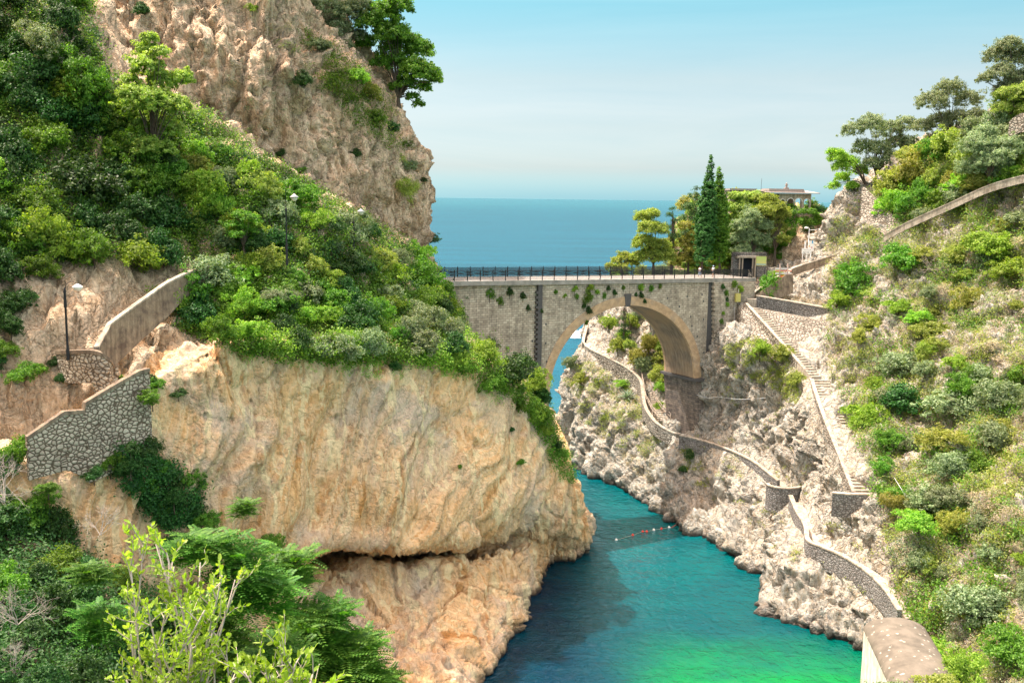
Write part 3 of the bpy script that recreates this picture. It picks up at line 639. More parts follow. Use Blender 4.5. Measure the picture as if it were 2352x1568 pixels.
# ------------------------------------------------------------ walls and paths
def poly3(pts): return [at(*p) if len(p) == 3 else atz(*p[:3]) for p in pts]
def wall(name, pts, drop,  thick, mt, label, cat='wall', cap=None, caph=.16, away=1, cm='concrete_lt', parent=None):
    """wall whose top edge follows pts (3D); drop: number or list"""
    P = [np.array(p, float) for p in pts]; n = len(P)
    dr = list(drop)+[drop[-1]]*n if hasattr(drop, '__len__') else [drop]*n
    nrm = []
    for i in range(n):
        t = P[min(i+1, n-1)]-P[max(i-1, 0)]; t[2] = 0; t /= np.linalg.norm(t)+1e-9
        q = np.array([-t[1], t[0], 0])
        if (q@(P[i]-CAMP)) < 0: q = -q
        nrm.append(q*away)
    root = empty(name, P[n//2]-np.array([0, 0, dr[n//2]]), 0, label, cat) if cap else None
    off = np.array(root.location) if root else np.zeros(3)
    b = MB()
    vs = []
    for i in range(n):
        for w in (0, thick):
            for h in (0, dr[i]): vs.append(P[i]+nrm[i]*w-np.array([0, 0, h])-off)
    fs = []
    for i in range(n-1):
        a, c = i*4, (i+1)*4
        fs += [(a, c, c+1, a+1), (a+2, a+3, c+3, c+2), (a, a+2, c+2, c)]
    fs += [(0, 1, 3, 2), ((n-1)*4, (n-1)*4+2, (n-1)*4+3, (n-1)*4+1)]
    b.add(vs, fs)
    o = b.build('masonry' if root else name, M[mt], root)
    if not root: tag(o, label, cat)
    if cap:
        b = MB(); vs = []
        for i in range(n):
            for w in (-.06, thick+.06):
                for h in (.004, caph): vs.append(P[i]+nrm[i]*w+np.array([0, 0, h])-off)
        fs = [f for i in range(n-1) for f in ((i*4, i*4+1, i*4+5, i*4+4), (i*4+2, i*4+6, i*4+7, i*4+3), (i*4+1, i*4+3, i*4+7, i*4+5), (i*4, i*4+4, i*4+6, i*4+2))]
        fs += [(0, 2, 3, 1), ((n-1)*4, (n-1)*4+1, (n-1)*4+3, (n-1)*4+2)]
        b.add(vs, fs); b.build('coping', M[cm], root)
    return root or o
def smooth(pts, n=6): return list(cr(np.array(pts, float), n))
def slab(name, pts, depth, mt, label, cat, parent=None):
    """polygon seen from us (3D points), given thickness away from us"""
    P = [np.array(p, float) for p in pts]; c = sum(P)/len(P); d = c-CAMP; d[2] = 0; d = d/np.linalg.norm(d)*depth
    b = MB(); b.prism(P, d); o = b.build(name, M[mt], parent)
    return tag(o, label, cat) if not parent else o
def steps(name, a, b, width, n, mt, label, side=1, parent=None):
    """stairs from a (top) to b (bottom): one mesh; width to the given side"""
    a, b = np.array(a), np.array(b); t = b-a; h = t.copy(); h[2] = 0; L_ = np.linalg.norm(h); h /= L_
    q = np.array([-h[1], h[0], 0])*side; m = MB(); dzz = t[2]/n
    for i in range(n):
        p = a+h*(L_*i/n); z = a[2]+dzz*i; e = h*(L_/n)
        pts = [p, p+e, p+e+q*width, p+q*width]
        m.prism([np.array([x, y, z+dzz-1.2]) for x, y, _ in pts], (0, 0, 1.2-dzz*.0))
    o = m.build(name, M[mt], parent); return tag(o, label, 'steps') if not parent else o
# road parapet climbing to the right of the bridge
wall('road_parapet', smooth(poly3([(1812,628,157.5),(1822,617,158),(1850,607,158.5),(1885,596,158),(1930,582,157)])), [1.1]*25, .5, 'concrete', 'thick concrete parapet curving up beside the road right of the bridge', 'parapet', cap=True)
slab('ramp_wall', poly3([(1733,679,150),(1806,629.5,154),(1822,628,155),(1822,672,154),(1774,690,151.5)]), .5, 'concrete', 'smooth brown concrete wall under the ramp to the bridge', 'wall')
wall('ramp_parapet', poly3([(1707,690,150.5),(1745,664,153),(1790,634,156.5)]), .95, .3, 'concrete', 'sloping concrete parapet on the far side of the ramp', 'parapet', cap=True)
slab('gate_pillar', poly3([(1716.5,686,148.6),(1737.5,686,148.4),(1737.5,722,148.4),(1717.5,716,148.6)]), .8, 'concrete_lt', 'square concrete pillar at the top of the long steps', 'pillar')
wall('retaining_wall', poly3([(1738,680,149.4),(1820,694,148.5),(1903,709,146)]), [2.2, 2.4, 2.6], 1.2, 'rubble_grey', 'grey retaining wall of small fitted stones under the grassy terrace', 'wall', cap=True)
slab('dry_stone_wall', poly3([(1713,700,148),(1738,708,148.0),(1900,740,144.6),(1893,832,137.5),(1858,862,131.5),(1848,850,132.2),(1780,775,139.5)]), 2.5, 'rubble', 'tall rough wall of pale rubble beside the upper steps', 'wall')
slab('rubble_buttress', poly3([(1690.5,688,149.8),(1712,697,148.4),(1780,775,140.6),(1850,852,132.2),(1860,895,131),(1780,840,138.4),(1730,785,141),(1690.5,776,147)]), 1.5, 'rubble', 'pale rubble buttress wall falling from the bridge end to the rock nose', 'wall')
st_top, st_bot = at(1862,866,131), at(1976,1135,110)
hs = empty('hillside_steps', at(1712,697,149), 0, 'long straight flight of stone steps descending the sunlit cliff', 'steps')
hsl = np.array(hs.location)
def near(p, k=.9): return at(p[0], p[1], p[2]-k)
steps('flight', at(1722,703,147.2)-hsl, at(1864,864,130.0)-hsl, 1.5, 30, 'concrete_lt', '', side=1, parent=hs)
steps('flight', at(1862,866,130.0)-hsl, at(1968,1133,108.6)-hsl, 2.3, 38, 'concrete_lt', '', side=1, parent=hs)
wall('stair_parapet', smooth(poly3([(1712,697,148.2),(1780,772,139.4),(1850,852,131.6),(1860,868,130.4),(1870,900,126.6),(1893,965,121),(1925,1045,115),(1958,1130,109.3)]),5), [1.2]*10+[1.5]*26, .35, 'rubble', 'pale rubble parapet with smooth coping following the long steps', 'parapet', cap=True)
wall('landing_wall', poly3([(1912,1133,108.5),(1945,1136,108),(1992,1136,107.5)]), 2.6, .5, 'rubble_grey', 'dark stone wall of the landing at the foot of the steps', 'wall', cap=True)
# winding lower path: outer wall
pw = [at(1560,1000,142.6), at(1605,1010,140.4), at(1660,1028,137.8), at(1725,1058,132.3), at(1785,1104,125.2)]
wall('path_parapet', smooth(pw), 1.9, .4, 'rubble_grey', 'low rubble parapet of the path passing below the bridge pier', 'parapet', cap=True)
bs = at(1800,1130,123.2); bpts = [bs+np.array([1.9*math.cos(w), 1.5*math.sin(w), 1.0]) for w in np.linspace(.2, -3.6, 15)]
wall('round_bastion', bpts, 3.2, .35, 'rubble_grey', 'small round stone bastion jutting from the lower path', 'bastion', cap=True, away=-1)
pw2 = [at(1812,1138,120.0), at(1828,1175,115.4), at(1846,1206,111.8), at(1852,1240,107.8), at(1885,1256,105.4), at(1935,1278,102.8), at(1990,1314,99.0), at(2030,1354,95.2), at(2062,1402,91.3)]
wall('path_parapet', smooth(pw2, 7), [1.7]*30+[2.4]*27, .4, 'rubble_grey', 'curving grey stone parapet of the lower path above the water rocks', 'parapet', cap=True)
def strip(name, pts, w, mt, label, cat, kind=None, lift=.0):
    P = cr(np.array(pts, float), 6); n = len(P); vs = []; 
    for i in range(n):
        t = P[min(i+1, n-1)]-P[max(i-1, 0)]; t[2] = 0; t /= np.linalg.norm(t)+1e-9; q = np.array([-t[1], t[0], 0])
        if (q@(P[i]-CAMP)) < 0: q = -q
        for a in (0, w):
            for h in (lift, -.8): vs.append(P[i]+q*a+np.array([0, 0, h]))
    fs = [f for i in range(n-1) for f in ((i*4, i*4+2, i*4+6, i*4+4), (i*4, i*4+4, i*4+5, i*4+1), (i*4+2, i*4+3, i*4+7, i*4+6))]
    b = MB(); b.add(vs, fs); return tag(b.build(name, M[mt]), label, cat, kind=kind)
strip('path', [p+np.array([.3, .3, -.85]) for p in pw], 1.8, 'concrete_lt', 'narrow pale path below the bridge pier', 'path', 'structure')
strip('path', [p+np.array([.3, .3, -.85]) for p in pw2], 1.9, 'concrete_lt', 'narrow pale path winding down to the beach', 'path', 'structure')
steps('path_steps', at(2010,1325,101.2), at(2070,1425,91.5), 2.4, 14, 'concrete_lt', 'worn stone steps at the low end of the winding path', side=1)
slab('concrete_buttress', poly3([(1962,1335,102.6),(1990,1345,101.2),(2066,1412,93.5),(2062,1430,92.6),(1995,1395,99.5),(1963,1388,102.6)]), 1.2, 'concrete', 'streaked concrete wall under the path bend', 'wall')
# headland path wall
hp = smooth([at(*p) for p in [(1352,742,186),(1342,785,178.5),(1352,800,174.5),(1395,822,169),(1440,846,164.8),(1468,872,161),(1474,905,158),(1480,935,154.5),(1502,968,150),(1535,990,146.5),(1560,998,144.2)]], 5)
wall('cliff_path_wall', hp, [3.5]*20+[3.0]*15+[2.0]*16, .4, 'rubble', 'pale rubble wall carrying the path round the headland behind the arch', 'wall', cap=True)
# round lookout terrace
tb = MB(); tb.lathe([(.1, -.1), (1.6, -.1), (1.7, -.3), (1.7, -.9), (1.3, -1.1), (1.0, -1.2), (1.0, -3.2)], seg=20)
to = tb.build('lookout_terrace', M['concrete_lt']); to.location = at(1371,741,188); tag(to, 'small round white lookout terrace at the headland tip', 'terrace')
# rustic wooden rail and its steps
def rail(name, pts, h, mt, label, r=.05, posts=1.2, rails=(1.0, .55)):
    P = cr(np.array(pts, float), 5); root = empty(name, P[0], 0, label, 'railing'); o = np.array(root.location)
    b = MB()
    for k in rails: b.tube([p-o+np.array([0, 0, h*k])+RNG.normal(size=3)*.03 for p in P], r, 5)
    b.build('rails', M[mt], root)
    seg = np.linalg.norm(np.diff(P, axis=0), axis=1); c = np.concatenate([[0], np.cumsum(seg)]); n = max(2, int(c[-1]/posts))
    pb = MB(); pb.tube([(0, 0, -.3), (0, 0, h*1.05)], r*1.15, 5); pr = None
    for i in range(n+1):
        d = c[-1]*i/n; q = np.array([np.interp(d, c, P[:, k]) for k in range(3)])-o
        if pr is None: p = pr = pb.build('post', M[mt], root)
        else: p = pr.copy(); col.objects.link(p); p.parent = root
        p.location = q
    return root
rp = [at(*p) for p in [(1372,800,176.5),(1400,816,172),(1440,838,167),(1466,850,164.5),(1476,880,160.5),(1482,915,157.6),(1500,950,153),(1522,975,149.5)]]
rail('wooden_railing', rp, 1.1, 'wood', 'rustic pole railing along the path round the headland', .055)
rp2 = [at(*p) for p in [(1440,816,172),(1466,828,168.5),(1480,850,165.5),(1490,880,161.5),(1502,915,158),(1520,945,154),(1540,965,151)]]
rail('wooden_railing', rp2, 1.1, 'wood', 'second pole railing on the inner side of the headland steps', .05)
steps('headland_steps', at(1480,862,164.5)+np.array([0,0,-.1]), at(1512,965,151.5), 1.7, 22, 'concrete_lt', 'stepped path between two pole railings on the headland', side=1)
# upper right stairs and parapet
slab('stair_wall', poly3([(1980,429,160),(1988,430,160),(2051,493,153.5),(2066,486,152.5),(2080,488,152),(2080,512,151.5),(2032,538,151.5),(2000,520,155),(1976,495,158)]), 1.5, 'rubble', 'triangular pale rubble wall beside the short upper stair', 'wall')
steps('upper_steps', at(2002,425,162), at(2060,492,154.5), 1.6, 20, 'concrete_lt', 'short flight of steps between scrub on the upper right slope', side=1)
wall('upper_parapet', smooth(poly3([(2030,540,150.5),(2090,508,147.5),(2185,465,143),(2277,424,138.5),(2380,396,134.5)])), .95, .35, 'concrete_lt', 'long pale parapet of the path climbing to the right edge', 'parapet', cap=True)
wall('terrace_wall', smooth(poly3([(2318,278,140),(2340,262,139),(2380,250,137)])), 2.6, .5, 'rubble', 'fragment of rubble terrace wall among the upper trees', 'wall')
# left side walls
lw = [(62,1011,70.7),(147,952.6,72.5),(194,949,73.7),(196,932,73.7),(260,893,75.5),(321,858.6,77.2),(344,853,78.0)]
wall('stone_stair_wall', poly3(lw), [3.0,4.2,5.0,6.0,6.5,6.0,5.6], .4, 'rubble_round', 'tall wall of rounded stones stepping up the gully', 'wall', cap=True, cm='concrete', caph=.3)
rw = smooth(poly3([(128,813,81.5),(160,812,79.8),(218,813,79.0),(250,828,79.4),(259,840,80.6),(260,845,82.5)]))
wall('curved_stone_wall', rw, [2.4]*12+[4.2]*19, .4, 'rubble_round', 'curved rounded stone wall at the bend beside the black lamp post', 'wall', cap=True, cm='concrete', caph=.3)
rp_ = poly3([(226,800,80.2),(256,745,82),(318,699,84.5),(386,651,87.5),(424,632,89.5),(480,608,92)])
wall('ramp_parapet', rp_, [1.2,3.6,3.2,2.8,2.0,1.6], .4, 'concrete', 'weathered brown concrete parapet of the ramp climbing into the bushes', 'parapet', cap=True)
# ------------------------------------------------------------ foliage
def leaf_mat(name, dark, mid, light, trans=.4, hue=.04, rough=.55):
    t = NT(name); g = t.new('ShaderNodeNewGeometry'); oi = t.new('ShaderNodeObjectInfo')
    c = t.ramp(g.outputs['Random Per Island'], [(0, dark), (.5, mid), (1, light)])
    n = t.noise(t.coord(), .9, 2)
    c = t.mix(.35, c, t.ramp(n, [(.35, tuple(x*.5 for x in mid)), (.65, tuple(min(1, x*1.7) for x in mid))]))
    h = t.new('ShaderNodeHueSaturation'); t.l.new(c, h.inputs['Color'])
    t.l.new(t.math('ADD', .5-hue/2, t.math('MULTIPLY', oi.outputs['Random'], hue)), h.inputs['Hue'])
    t.l.new(t.math('ADD', .8, t.math('MULTIPLY', oi.outputs['Random'], .45)), h.inputs['Value'])
    col_ = h.outputs[0]
    t.l.new(col_, t.b.inputs['Base Color']); t.b.inputs['Roughness'].default_value = rough; t.b.inputs['Specular IOR Level'].default_value = .3
    tr = t.new('ShaderNodeBsdfTranslucent'); 
    tc = t.mix(1.0, col_, (1.5, 1.6, .5), 'MULTIPLY'); t.l.new(tc, tr.inputs[0])
    mx = t.new('ShaderNodeMixShader'); mx.inputs[0].default_value = trans
    t.l.new(t.b.outputs[0], mx.inputs[1]); t.l.new(tr.outputs[0], mx.inputs[2])
    t.l.new(mx.outputs[0], t.n['Material Output'].inputs[0]); return t.m
M['lf_green'] = leaf_mat('leaf_green', (.034,.090,.010), (.088,.20,.018), (.21,.36,.045))
M['lf_bright'] = leaf_mat('leaf_bright', (.075,.16,.012), (.18,.33,.03), (.38,.52,.10))
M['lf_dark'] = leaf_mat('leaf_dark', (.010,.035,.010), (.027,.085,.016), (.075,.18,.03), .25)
M['lf_lime'] = leaf_mat('leaf_lime', (.11,.165,.022), (.23,.30,.055), (.40,.45,.14))
M['lf_olive'] = leaf_mat('leaf_olive', (.08,.13,.05), (.17,.23,.11), (.30,.36,.22), .25)
M['lf_yellow'] = leaf_mat('leaf_yellow', (.13,.15,.02), (.24,.26,.05), (.37,.37,.12))
M['lf_cypress'] = leaf_mat('leaf_cypress', (.015,.05,.012), (.04,.11,.02), (.09,.18,.03), .2)
M['lf_rust'] = leaf_mat('leaf_rust', (.25,.10,.06), (.42,.20,.13), (.50,.30,.20), .3)
M['lf_dry'] = leaf_mat('leaf_dry', (.22,.18,.11), (.36,.31,.20), (.48,.42,.30), .2)
M['lf_near'] = leaf_mat('leaf_near', (.12,.21,.015), (.23,.36,.035), (.40,.50,.13), .45, .01, .4)
M['lf_ail'] = leaf_mat('leaf_fern', (.025,.085,.008), (.06,.17,.016), (.16,.30,.04), .4)
M['lf_agave'] = leaf_mat('leaf_agave', (.12,.2,.13), (.2,.3,.2), (.3,.4,.28), .1)
def leaves(C, O, ln, wd, jit=.6, up=.25, rng=RNG):
    """C (k,3) leaf centres, O (k,3) outward directions -> diamond quads"""
    k = len(C); n = O+rng.normal(size=(k, 3))*jit+np.array([0, 0, up]); n /= np.linalg.norm(n, axis=1)[:, None]+1e-9
    a = np.cross(n, rng.normal(size=(k, 3))); a /= np.linalg.norm(a, axis=1)[:, None]+1e-9; b = np.cross(n, a)
    s = rng.uniform(.6, 1.3, k)[:, None]; l = ln*s/2; w = wd*s/2
    V = np.stack([C-a*l, C+b*w+a*l*.1, C+a*l, C-b*w+a*l*.1], 1).reshape(-1, 3)
    return V, np.arange(k*4).reshape(-1, 4)
def clumps(lobes, nc, npc, cr_, shell=.62, squash=1, rng=RNG):
    """leaf centres gathered in clumps over the surface of ellipsoid lobes"""
    L_ = np.array(lobes, float); vol = (L_[:, 3]*L_[:, 4]*L_[:, 5])**(2/3); pick = rng.choice(len(L_), nc, p=vol/vol.sum())
    d = rng.normal(size=(nc, 3)); d /= np.linalg.norm(d, axis=1)[:, None]
    d[:, 2] = np.where(d[:, 2] < -.35, -d[:, 2], d[:, 2])
    r = shell+(1.05-shell)*rng.random(nc)**.6; r = r*(1+.30*rng.random(nc)**3*2*(rng.random(nc) < .22))
    CC = L_[pick, :3]+d*L_[pick, 3:6]*r[:, None]
    rad = cr_*rng.uniform(.5, 1.4, nc)
    off = rng.normal(size=(nc, npc, 3)); off /= np.linalg.norm(off, axis=2)[..., None]; off *= (rng.random((nc, npc, 1))**.45)
    off[..., 2] *= .75
    P = CC[:, None]+off*rad[:, None, None]; O = off*.6+d[:, None]*.6
    return P.reshape(-1, 3), O.reshape(-1, 3), CC
def branches(base, tips, r0, r1, sag=.15, rng=RNG, fork=.35):
    m = MB(); base = np.array(base, float)
    for q in tips:
        q = np.array(q, float); mid = base+(q-base)*fork+np.array([0, 0, 1])*np.linalg.norm(q-base)*sag
        pts = cr(np.array([base, base*.6+mid*.4, mid+rng.normal(size=3)*.05, q]), 3); n = len(pts)
        m.tube(pts, list(np.linspace(r0, r1, n)), 5)
    return m
PROTO = {}
def make_plant(kind, name, lobes, nc, npc, cr_, ln, wd, lm, trunk_h=.5, r0=.05, ntips=9, parts=('foliage', 'stem'), bark='bark', shell=.62, seed=0, jit=.6, extra=None, tips=None):
    """unit plant: about 1 m half width, standing on z=0"""
    rng = np.random.default_rng(seed+100)
    P, O, CC = clumps(lobes, nc, npc, cr_, shell, rng=rng)
    V, F = leaves(P, O, ln, wd, jit, rng=rng)
    root = bpy.data.objects.new(name, None); root.empty_display_size = .3
    fm = mesh_np(name+'_'+parts[0], V, F, 4, False, [M[lm]])
    tp = CC[rng.choice(len(CC), min(ntips, len(CC)), replace=False)] if tips is None else tips
    mb_ = branches((0, 0, trunk_h), tp, r0*.6, r0*.12, rng=rng); mb_.tube([(0, 0, -.35), (.02, 0, trunk_h*.5), (0, 0, trunk_h+.02)], [r0*1.3, r0, r0*.8], 7)
    bm_ = bpy.data.meshes.new(name+'_'+parts[1]); bm_.from_pydata(mb_.v, [], mb_.f); bm_.materials.append(M[bark]); bm_.polygons.foreach_set('use_smooth', mb_.sm)
    PROTO[kind] = (name, fm, bm_, parts); return PROTO[kind]
def lobset(n, rx, rz, cz, lr, seed):
    r = np.random.default_rng(seed); out = []
    for _ in range(n):
        w = r.uniform(0, 2*math.pi); q = r.uniform(.2, .75)*rx; k = r.uniform(.7, 1.25)*lr
        out.append((q*math.cos(w), q*math.sin(w), cz+r.uniform(-.6, .7)*rz, k, k, k*.85))
    return out
BUSH = dict(parts=('foliage', 'stem'))
for sd_, (k, lm) in enumerate([('green', 'lf_green'), ('bright', 'lf_bright'), ('dark', 'lf_dark'), ('lime', 'lf_lime'), ('olive', 'lf_olive'), ('yellow', 'lf_yellow')]):
    for v_ in (0, 1):
        make_plant(f'{k}{v_}', 'olive_bush' if k == 'olive' else 'bush', lobset(8, .85, .5, .58, .46, sd_*10+v_), 190, 36, .17, .085, .05, lm, .25, .035, 12, seed=sd_*3+v_)
for v_ in (0, 1):
    make_plant(f'rust{v_}', 'flowering_bush', lobset(5, .8, .3, .5, .4, 70+v_), 90, 26, .16, .08, .055, 'lf_rust', .2, .03, 10, seed=40+v_)
    make_plant(f'scrub{v_}', 'dry_bush', lobset(6, .9, .3, .5, .4, 80+v_), 70, 14, .20, .08, .03, 'lf_dry', .1, .03, 60, bark='twig', seed=44+v_)
# dead leafless shrub
rg = np.random.default_rng(5); bt = MB()
def twigs(p, d, l, r, k):
    q = p+d*l+rg.normal(size=3)*l*.08; bt.tube([p, (p+q)/2+rg.normal(size=3)*l*.06, q], [r, r*.8, r*.6], 4, caps=False)
    if k == 0: return
    for _ in range(3 if k > 1 else 2):
        e = d+rg.normal(size=3)*.55+np.array([0, 0, .12]); e /= np.linalg.norm(e); twigs(q, e, l*rg.uniform(.6, .85), r*.6, k-1)
for _ in range(7):
    d = rg.normal(size=3)*.6+np.array([0, 0, 1]); d /= np.linalg.norm(d); twigs(np.array([0, 0, -.1]), d, .42, .014, 4)
bare = bpy.data.meshes.new('bare_shrub'); bare.from_pydata(bt.v, [], bt.f); bare.materials.append(M['twig'])
COUNT = 0; NAMED = {}
def plant(kind, x, y, r, label, cat='bush', group=None, only=None, name=None, hz=1.0, dy=.55, sink=.15, P=None, rz=None, dY=0, skip=()):
    """a plant whose crown centre shows at (x, y) with radius r on the sketch grid"""
    global COUNT
    if P is None:
        h = None
        for k in (dy, dy+.6, dy+1.4, dy+2.4, dy+3.6):
            h = hit(x, y+r*k, only, skip)
            if h: break
        if not h: print('no ground', kind, x, y); return None
        P = np.array(h[0])
    else: P = np.array(P)
    s = r/SC*P[1]/FPX
    if dY: P = P+np.array([P[0]/P[1]*dY, dY, 0])
    COUNT += 1
    if kind == 'bare':
        o = link('dead_shrub', bare); tag(o, label, cat, group); o.location = P; o.scale = (s*1.05,)*3; o.rotation_euler = (0, 0, random.uniform(0, 6)); return o
    nm, fm, bm_, parts = PROTO[kind]
    root = empty(name or nm, P-np.array([0, 0, sink*s]), random.uniform(0, 6.28) if rz is None else rz, label, cat, group)
    root.scale = (s*random.uniform(.8, 1.35), s*random.uniform(.8, 1.3), s*hz)
    link(parts[0], fm, root); link(parts[1], bm_, root)
    return root
# bigger trees, unit = half crown width
make_plant('tree0', 'broadleaf_tree', [(-.35,.1,2.35,.5,.5,.45),(.1,-.1,2.75,.55,.5,.5),(.4,.2,2.1,.5,.5,.45),(.65,0,1.5,.45,.45,.35),(-.5,-.1,1.75,.4,.4,.35),(.15,.1,1.9,.5,.5,.45),(.85,.1,1.15,.3,.3,.28),(-.1,0,3.15,.38,.38,.3)], 300, 42, .15, .07, .045, 'lf_green', .9, .06, 22, parts=('crown', 'trunk'), seed=61)
make_plant('tall0', 'tall_tree', [(0,0,3.2,.35,.35,.45),(.1,.1,2.5,.5,.5,.5),(-.35,0,1.9,.6,.5,.45),(.5,0,1.9,.55,.5,.5),(.9,.1,2.2,.35,.3,.35),(-.1,-.2,1.2,.8,.7,.5),(.4,.1,1.1,.7,.6,.45),(-.6,0,1.3,.45,.4,.4)], 360, 42, .14, .065, .045, 'lf_bright', .6, .05, 24, parts=('crown', 'trunk'), seed=62)
make_plant('oliv_t', 'olive_tree', lobset(9, .85, .6, .95, .45, 63), 300, 34, .15, .07, .03, 'lf_olive', .7, .07, 16, parts=('crown', 'trunk'), seed=63)
make_plant('oliv_u', 'olive_tree', lobset(10, .85, .7, 1.0, .42, 64), 300, 34, .14, .07, .03, 'lf_olive', .8, .07, 16, parts=('crown', 'trunk'), seed=64)
make_plant('pine', 'pine_tree', [(0,0,2.5,.35,.35,.3),(-.3,.1,2.0,.5,.45,.25),(.35,0,1.7,.55,.5,.28),(-.2,-.1,1.35,.6,.55,.28),(.3,.1,1.0,.7,.6,.28),(-.4,0,.75,.55,.5,.25),(.5,-.1,.6,.5,.5,.25)], 230, 46, .15, .085, .022, 'lf_lime', .6, .05, 20, parts=('crown', 'trunk'), seed=65, jit=1)
make_plant('pine_d', 'pine_tree', [(-.5,0,1.55,.5,.4,.22),(-.65,.1,1.15,.4,.4,.2),(0,0,1.9,.4,.4,.22),(-.2,0,1.3,.4,.4,.2),(-.55,0,.7,.35,.3,.16)], 130, 44, .15, .085, .02, 'lf_bright', .5, .05, 14, parts=('crown', 'trunk'), seed=66, jit=1)
make_plant('conif', 'conifer_tree', [(0,0,.9+.42*k,max(.12,.62-.11*k),max(.12,.62-.11*k),.12) for k in range(6)], 150, 26, .12, .07, .02, 'lf_dark', 2.9, .045, 20, parts=('crown', 'trunk'), seed=67, shell=.3, jit=1)
def column_lobes(h, w, n, seed):
    r = np.random.default_rng(seed); out = []
    for k in range(n):
        z = (k+.5)/n*h; u = z/h; wd = w*(min(1, u*5+.35))*(1-u**2.2)**.8+.03
        out.append((r.normal()*w*.12, r.normal()*w*.12, z, wd, wd, h/n*.95))
    return out
for v_ in (0, 1):
    make_plant(f'cyp{v_}', 'cypress_tree', column_lobes(6.5-v_*.3, .85, 14, 30+v_), 420, 34, .10, .07, .028, 'lf_cypress' if v_ == 0 else 'lf_green', 5.5, .06, 10, parts=('crown', 'trunk'), seed=68+v_, shell=.7)
make_plant('fern', 'fern_leaved_shrub', lobset(6, .9, .3, .8, .4, 90), 10, 4, .2, .05, .03, 'lf_ail', .6, .03, 20, seed=70)
def fern_mesh(nf, spread, seed, flen=.85, nl=9, hz=.9):
    """feathery compound leaves spraying from stem tips"""
    r = np.random.default_rng(seed); V = []; tips = []
    for _ in range(nf):
        w = r.uniform(0, 6.28); q = r.random()**.5*spread; tip = np.array([q*math.cos(w), q*math.sin(w), hz+r.uniform(-.6, .55)-q*.25]); tips.append(tip)
        for j in range(6):
            a = j/6*6.28+r.uniform(-.3, .3); d = np.array([math.cos(a), math.sin(a), r.uniform(-.1, .7)]); sd2 = np.cross(d, (0, 0, 1)); sd2 /= np.linalg.norm(sd2)
            for k in range(1, nl):
                u = k/nl; c = tip+d*flen*u+np.array([0, 0, -.35*flen*u*u]); L2 = flen*.27*(1-.5*u)
                for sg in (-1, 1):
                    e = sd2*sg*L2+d*L2*.35+np.array([0, 0, -.15*L2]); wv = d*flen*.055
                    V += [c, c+e*.5+wv, c+e, c+e*.5-wv]
    return np.array(V), np.arange(len(V)).reshape(-1, 4), tips
fv, ff, tips_ = fern_mesh(34, .9, 3)
fm_ = mesh_np('fern_foliage', fv, ff, 4, False, [M['lf_ail']])
mb_ = branches((0, 0, .1), tips_, .02, .005); sm_ = bpy.data.meshes.new('fern_stem'); sm_.from_pydata(mb_.v, [], mb_.f); sm_.materials.append(M['bark'])
PROTO['fern'] = ('feathery_shrub', fm_, sm_, ('foliage', 'stem'))
# ------------------------------------------------------------ scattered ground cover (one object each)
def inpoly(x, y, poly):
    c = np.zeros(x.shape, bool); n = len(poly)
    for i in range(n):
        (x1, y1), (x2, y2) = poly[i], poly[(i+1) % n]
        if y1 != y2: c ^= ((y1 > y) != (y2 > y)) & (x < (x2-x1)*(y-y1)/(y2-y1)+x1)
    return c
def cover(name, polys, n, lm, label, only, size=.22, cl=(.5, 16), thresh=.0, seed=1, ns=.016, hang=0, kindcat='ground cover', ln=.24, wd=.10, holes=(), upj=.5, skip=()):
    rng = np.random.default_rng(seed); Cs, Os = [], []
    for poly in polys:
        xs = np.array([p[0] for p in poly]); ys_ = np.array([p[1] for p in poly]); area = (xs.max()-xs.min())*(ys_.max()-ys_.min())
        x = rng.uniform(xs.min(), xs.max(), n); y = rng.uniform(ys_.min(), ys_.max(), n); k = inpoly(x, y, poly)
        for hpoly in holes: k &= ~inpoly(x, y, hpoly)
        k &= fbm(np.stack([x*ns, y*ns, x*0+seed*3.1], -1), 3) > thresh
        for a, b in zip(x[k], y[k]):
            h = hit(a, b, only, skip)
            if h: Cs.append(h[0]); Os.append(h[1])
    C0 = np.array(Cs); N0 = np.array(Os); m = cl[1]; k = len(C0)
    if k == 0: return None
    off = rng.normal(size=(k, m, 3))*cl[0]*np.array([1, 1, .6]); off[..., 2] -= hang*rng.random((k, m))
    P = (C0[:, None]+N0[:, None]*(.12+cl[0]*.5*rng.random((k, m, 1)))+off*.6).reshape(-1, 3)
    O = np.repeat(N0[:, None], m, 1).reshape(-1, 3)
    V, F = leaves(P, O, ln, wd, .7, upj, rng)
    o = link(name, mesh_np(name, V, F, 4, False, [M[lm]])); print('cover', name, k, len(F))
    return tag(o, label, kindcat, kind='stuff')

